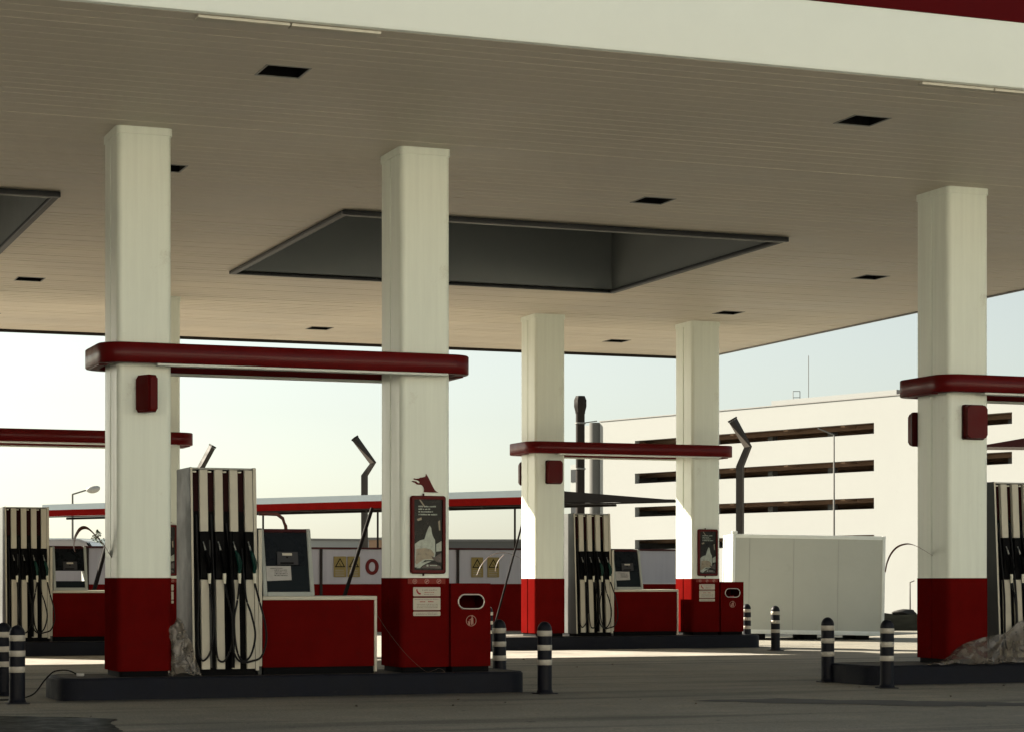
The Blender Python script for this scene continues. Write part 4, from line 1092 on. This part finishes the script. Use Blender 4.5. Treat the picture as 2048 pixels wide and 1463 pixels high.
# earth bank at the right with a dark bundle on it
b = MB(); nx_, ny_ = 40, 10; V_ = []
for i in range(nx_+1):
    row = []
    for j in range(ny_+1):
        X = 9.4 + 7*i/nx_; Y = 60+4*j/ny_
        a = min(1, i/5, (nx_-i)/3); h = .42*math.sin(PI*min(.5, j/ny_*1.2))*a*(1+.15*noise.noise(Vector((X*.9, Y*.9, 2)))) - .02 + .04*noise.noise(Vector((X*3, Y*3, 2)))
        row.append(b.bm.verts.new(road(X, Y, h)))
    V_.append(row)
for i in range(nx_):
    for j in range(ny_): b.face([V_[i][j], V_[i+1][j], V_[i+1][j+1], V_[i][j+1]])
tag(b.build('earth_bank', mat('dark_earth', (.008, .0085, .007), .95, var=.35, vscale=3, spec=0), None, 180), kind='structure')
b = MB(); bmesh.ops.create_icosphere(b.bm, subdivisions=3, radius=.25)
for v_ in b.bm.verts: v_.co = Vector((v_.co.x*1.5, v_.co.y, v_.co.z*.45)) * (1+.3*noise.noise(v_.co*6))
o = b.build('dark_bundle', 'bundle', None, 40); o.location = road(*xy(1810, 62), .45); tag(o, 'small dark bundle lying on the bank left of the right edge column', 'bundle')

# ------------------------------------------------------------------ block left of the canopy, out of view, added to shade the column sides
t = thing('shade_block', 'long beige hall shaped light blocker added left of the canopy, with dark gates', 'light blocker', (-17, 6, 0))
hw = mat('shade_block_beige', (.26, .24, .20), .85, var=.08, vscale=.4)
b = MB(); b.box(-12, 0, 0, 44, 4.2, 8.6); b.box(-12, -.3, .3, 43.7, 8.601, 8.9)
for v0_, v1_ in ((0, 3), (9, 12), (18, 21), (27, 30), (36, 44)): b.box(-12, 0, v0_, v1_, 0, 4.199)
b.build('walls', hw, t, 0)
for v0_, v1_ in ((3, 9), (12, 18), (21, 27), (30, 36)):
    f = MB(); k = 0
    while k < 7: f.box(-.36, -.30, v0_, v1_, k*.6, k*.6+.585); k += 1
    f.build('shade_block_gate', 'frame', t, 0)

# ------------------------------------------------------------------ white sunlit block behind the camera, added to bounce light onto the columns
t = thing('bounce_block', 'long white shop shaped light reflector added behind the viewer, glazed front facing the pumps', 'reflector', (5, -9, 0))
wt = mat('bounce_block_white', (.80, .78, .71), .8, var=.04, vscale=.5)
b = MB(); b.box(-34, 34, -10, 0, 3.3, 9.0); b.box(-34, 34, -10, 0, 0, .35)
xs_ = [-34, -26, -25, -16, -15, -6, -3, -2.2, 7, 8, 17, 18, 26, 27, 34]
for a, c in ((-34, -30), (-24, -21), (-13, -10), (-1.5, 1.5), (10, 13), (21, 24), (30, 34)): b.box(a, c, -10, 0, .35, 3.3)
b.build('walls', wt, t, 0)
for a, c in ((-30, -24), (-21, -13), (-10, -1.5), (1.5, 10), (13, 21), (24, 30)):
    f = MB(); f.box(a, c, -.22, -.16, .351, 3.299); f.build('bounce_block_pane', 'glass', t, 0)
MB().box(-34.2, 34.2, -.0, .12, 8.3, 8.9).build('bounce_block_band', 'redfascia', t, 0)

# ------------------------------------------------------------------ camera, sun, sky
cam = bpy.data.cameras.new('camera'); co = bpy.data.objects.new('camera', cam); COL.objects.link(co)
co.location = (0, 0, 1.388); co.rotation_euler = (PI/2, 0, -TH)
cam.sensor_width = 36; cam.lens = 36*4422/2048; cam.shift_y = (1158-731.5)/2048; cam.clip_end = 9000; cam.clip_start = .1
S.camera = co
sd = Vector((-.80, 1.0, .60)).normalized()
sl = bpy.data.lights.new('sun', 'SUN'); sl.energy = 5.0; sl.angle = rad(.5); sl.color = (1, .90, .74)
so = bpy.data.objects.new('sun', sl); COL.objects.link(so); so.rotation_euler = (-sd).to_track_quat('-Z', 'Y').to_euler()
W_ = bpy.data.worlds.new('World'); S.world = W_; W_.use_nodes = True
nt = W_.node_tree; bg = nt.nodes['Background']; sk = nt.nodes.new('ShaderNodeTexSky'); sk.sky_type = 'NISHITA'
sk.sun_disc = False; sk.sun_elevation = math.asin(sd.z); sk.sun_rotation = math.atan2(sd.x, sd.y)
sk.altitude = 0; sk.air_density = .8; sk.dust_density = 1.2; sk.ozone_density = 1.0
hs = nt.nodes.new('ShaderNodeHueSaturation'); hs.inputs['Saturation'].default_value = .42
tn = nt.nodes.new('ShaderNodeVectorMath'); tn.operation = 'MULTIPLY'; tn.inputs[1].default_value = (.80, .81, .72)
nt.links.new(sk.outputs[0], hs.inputs['Color']); nt.links.new(hs.outputs[0], tn.inputs[0]); nt.links.new(tn.outputs[0], bg.inputs[0])
bg.inputs[1].default_value = .05
vs = S.view_settings; vs.view_transform = 'Standard'; vs.look = 'None'; vs.exposure = 2.0; vs.gamma = 1
S.render.engine = 'CYCLES'; S.cycles.max_bounces = 8; S.cycles.diffuse_bounces = 5
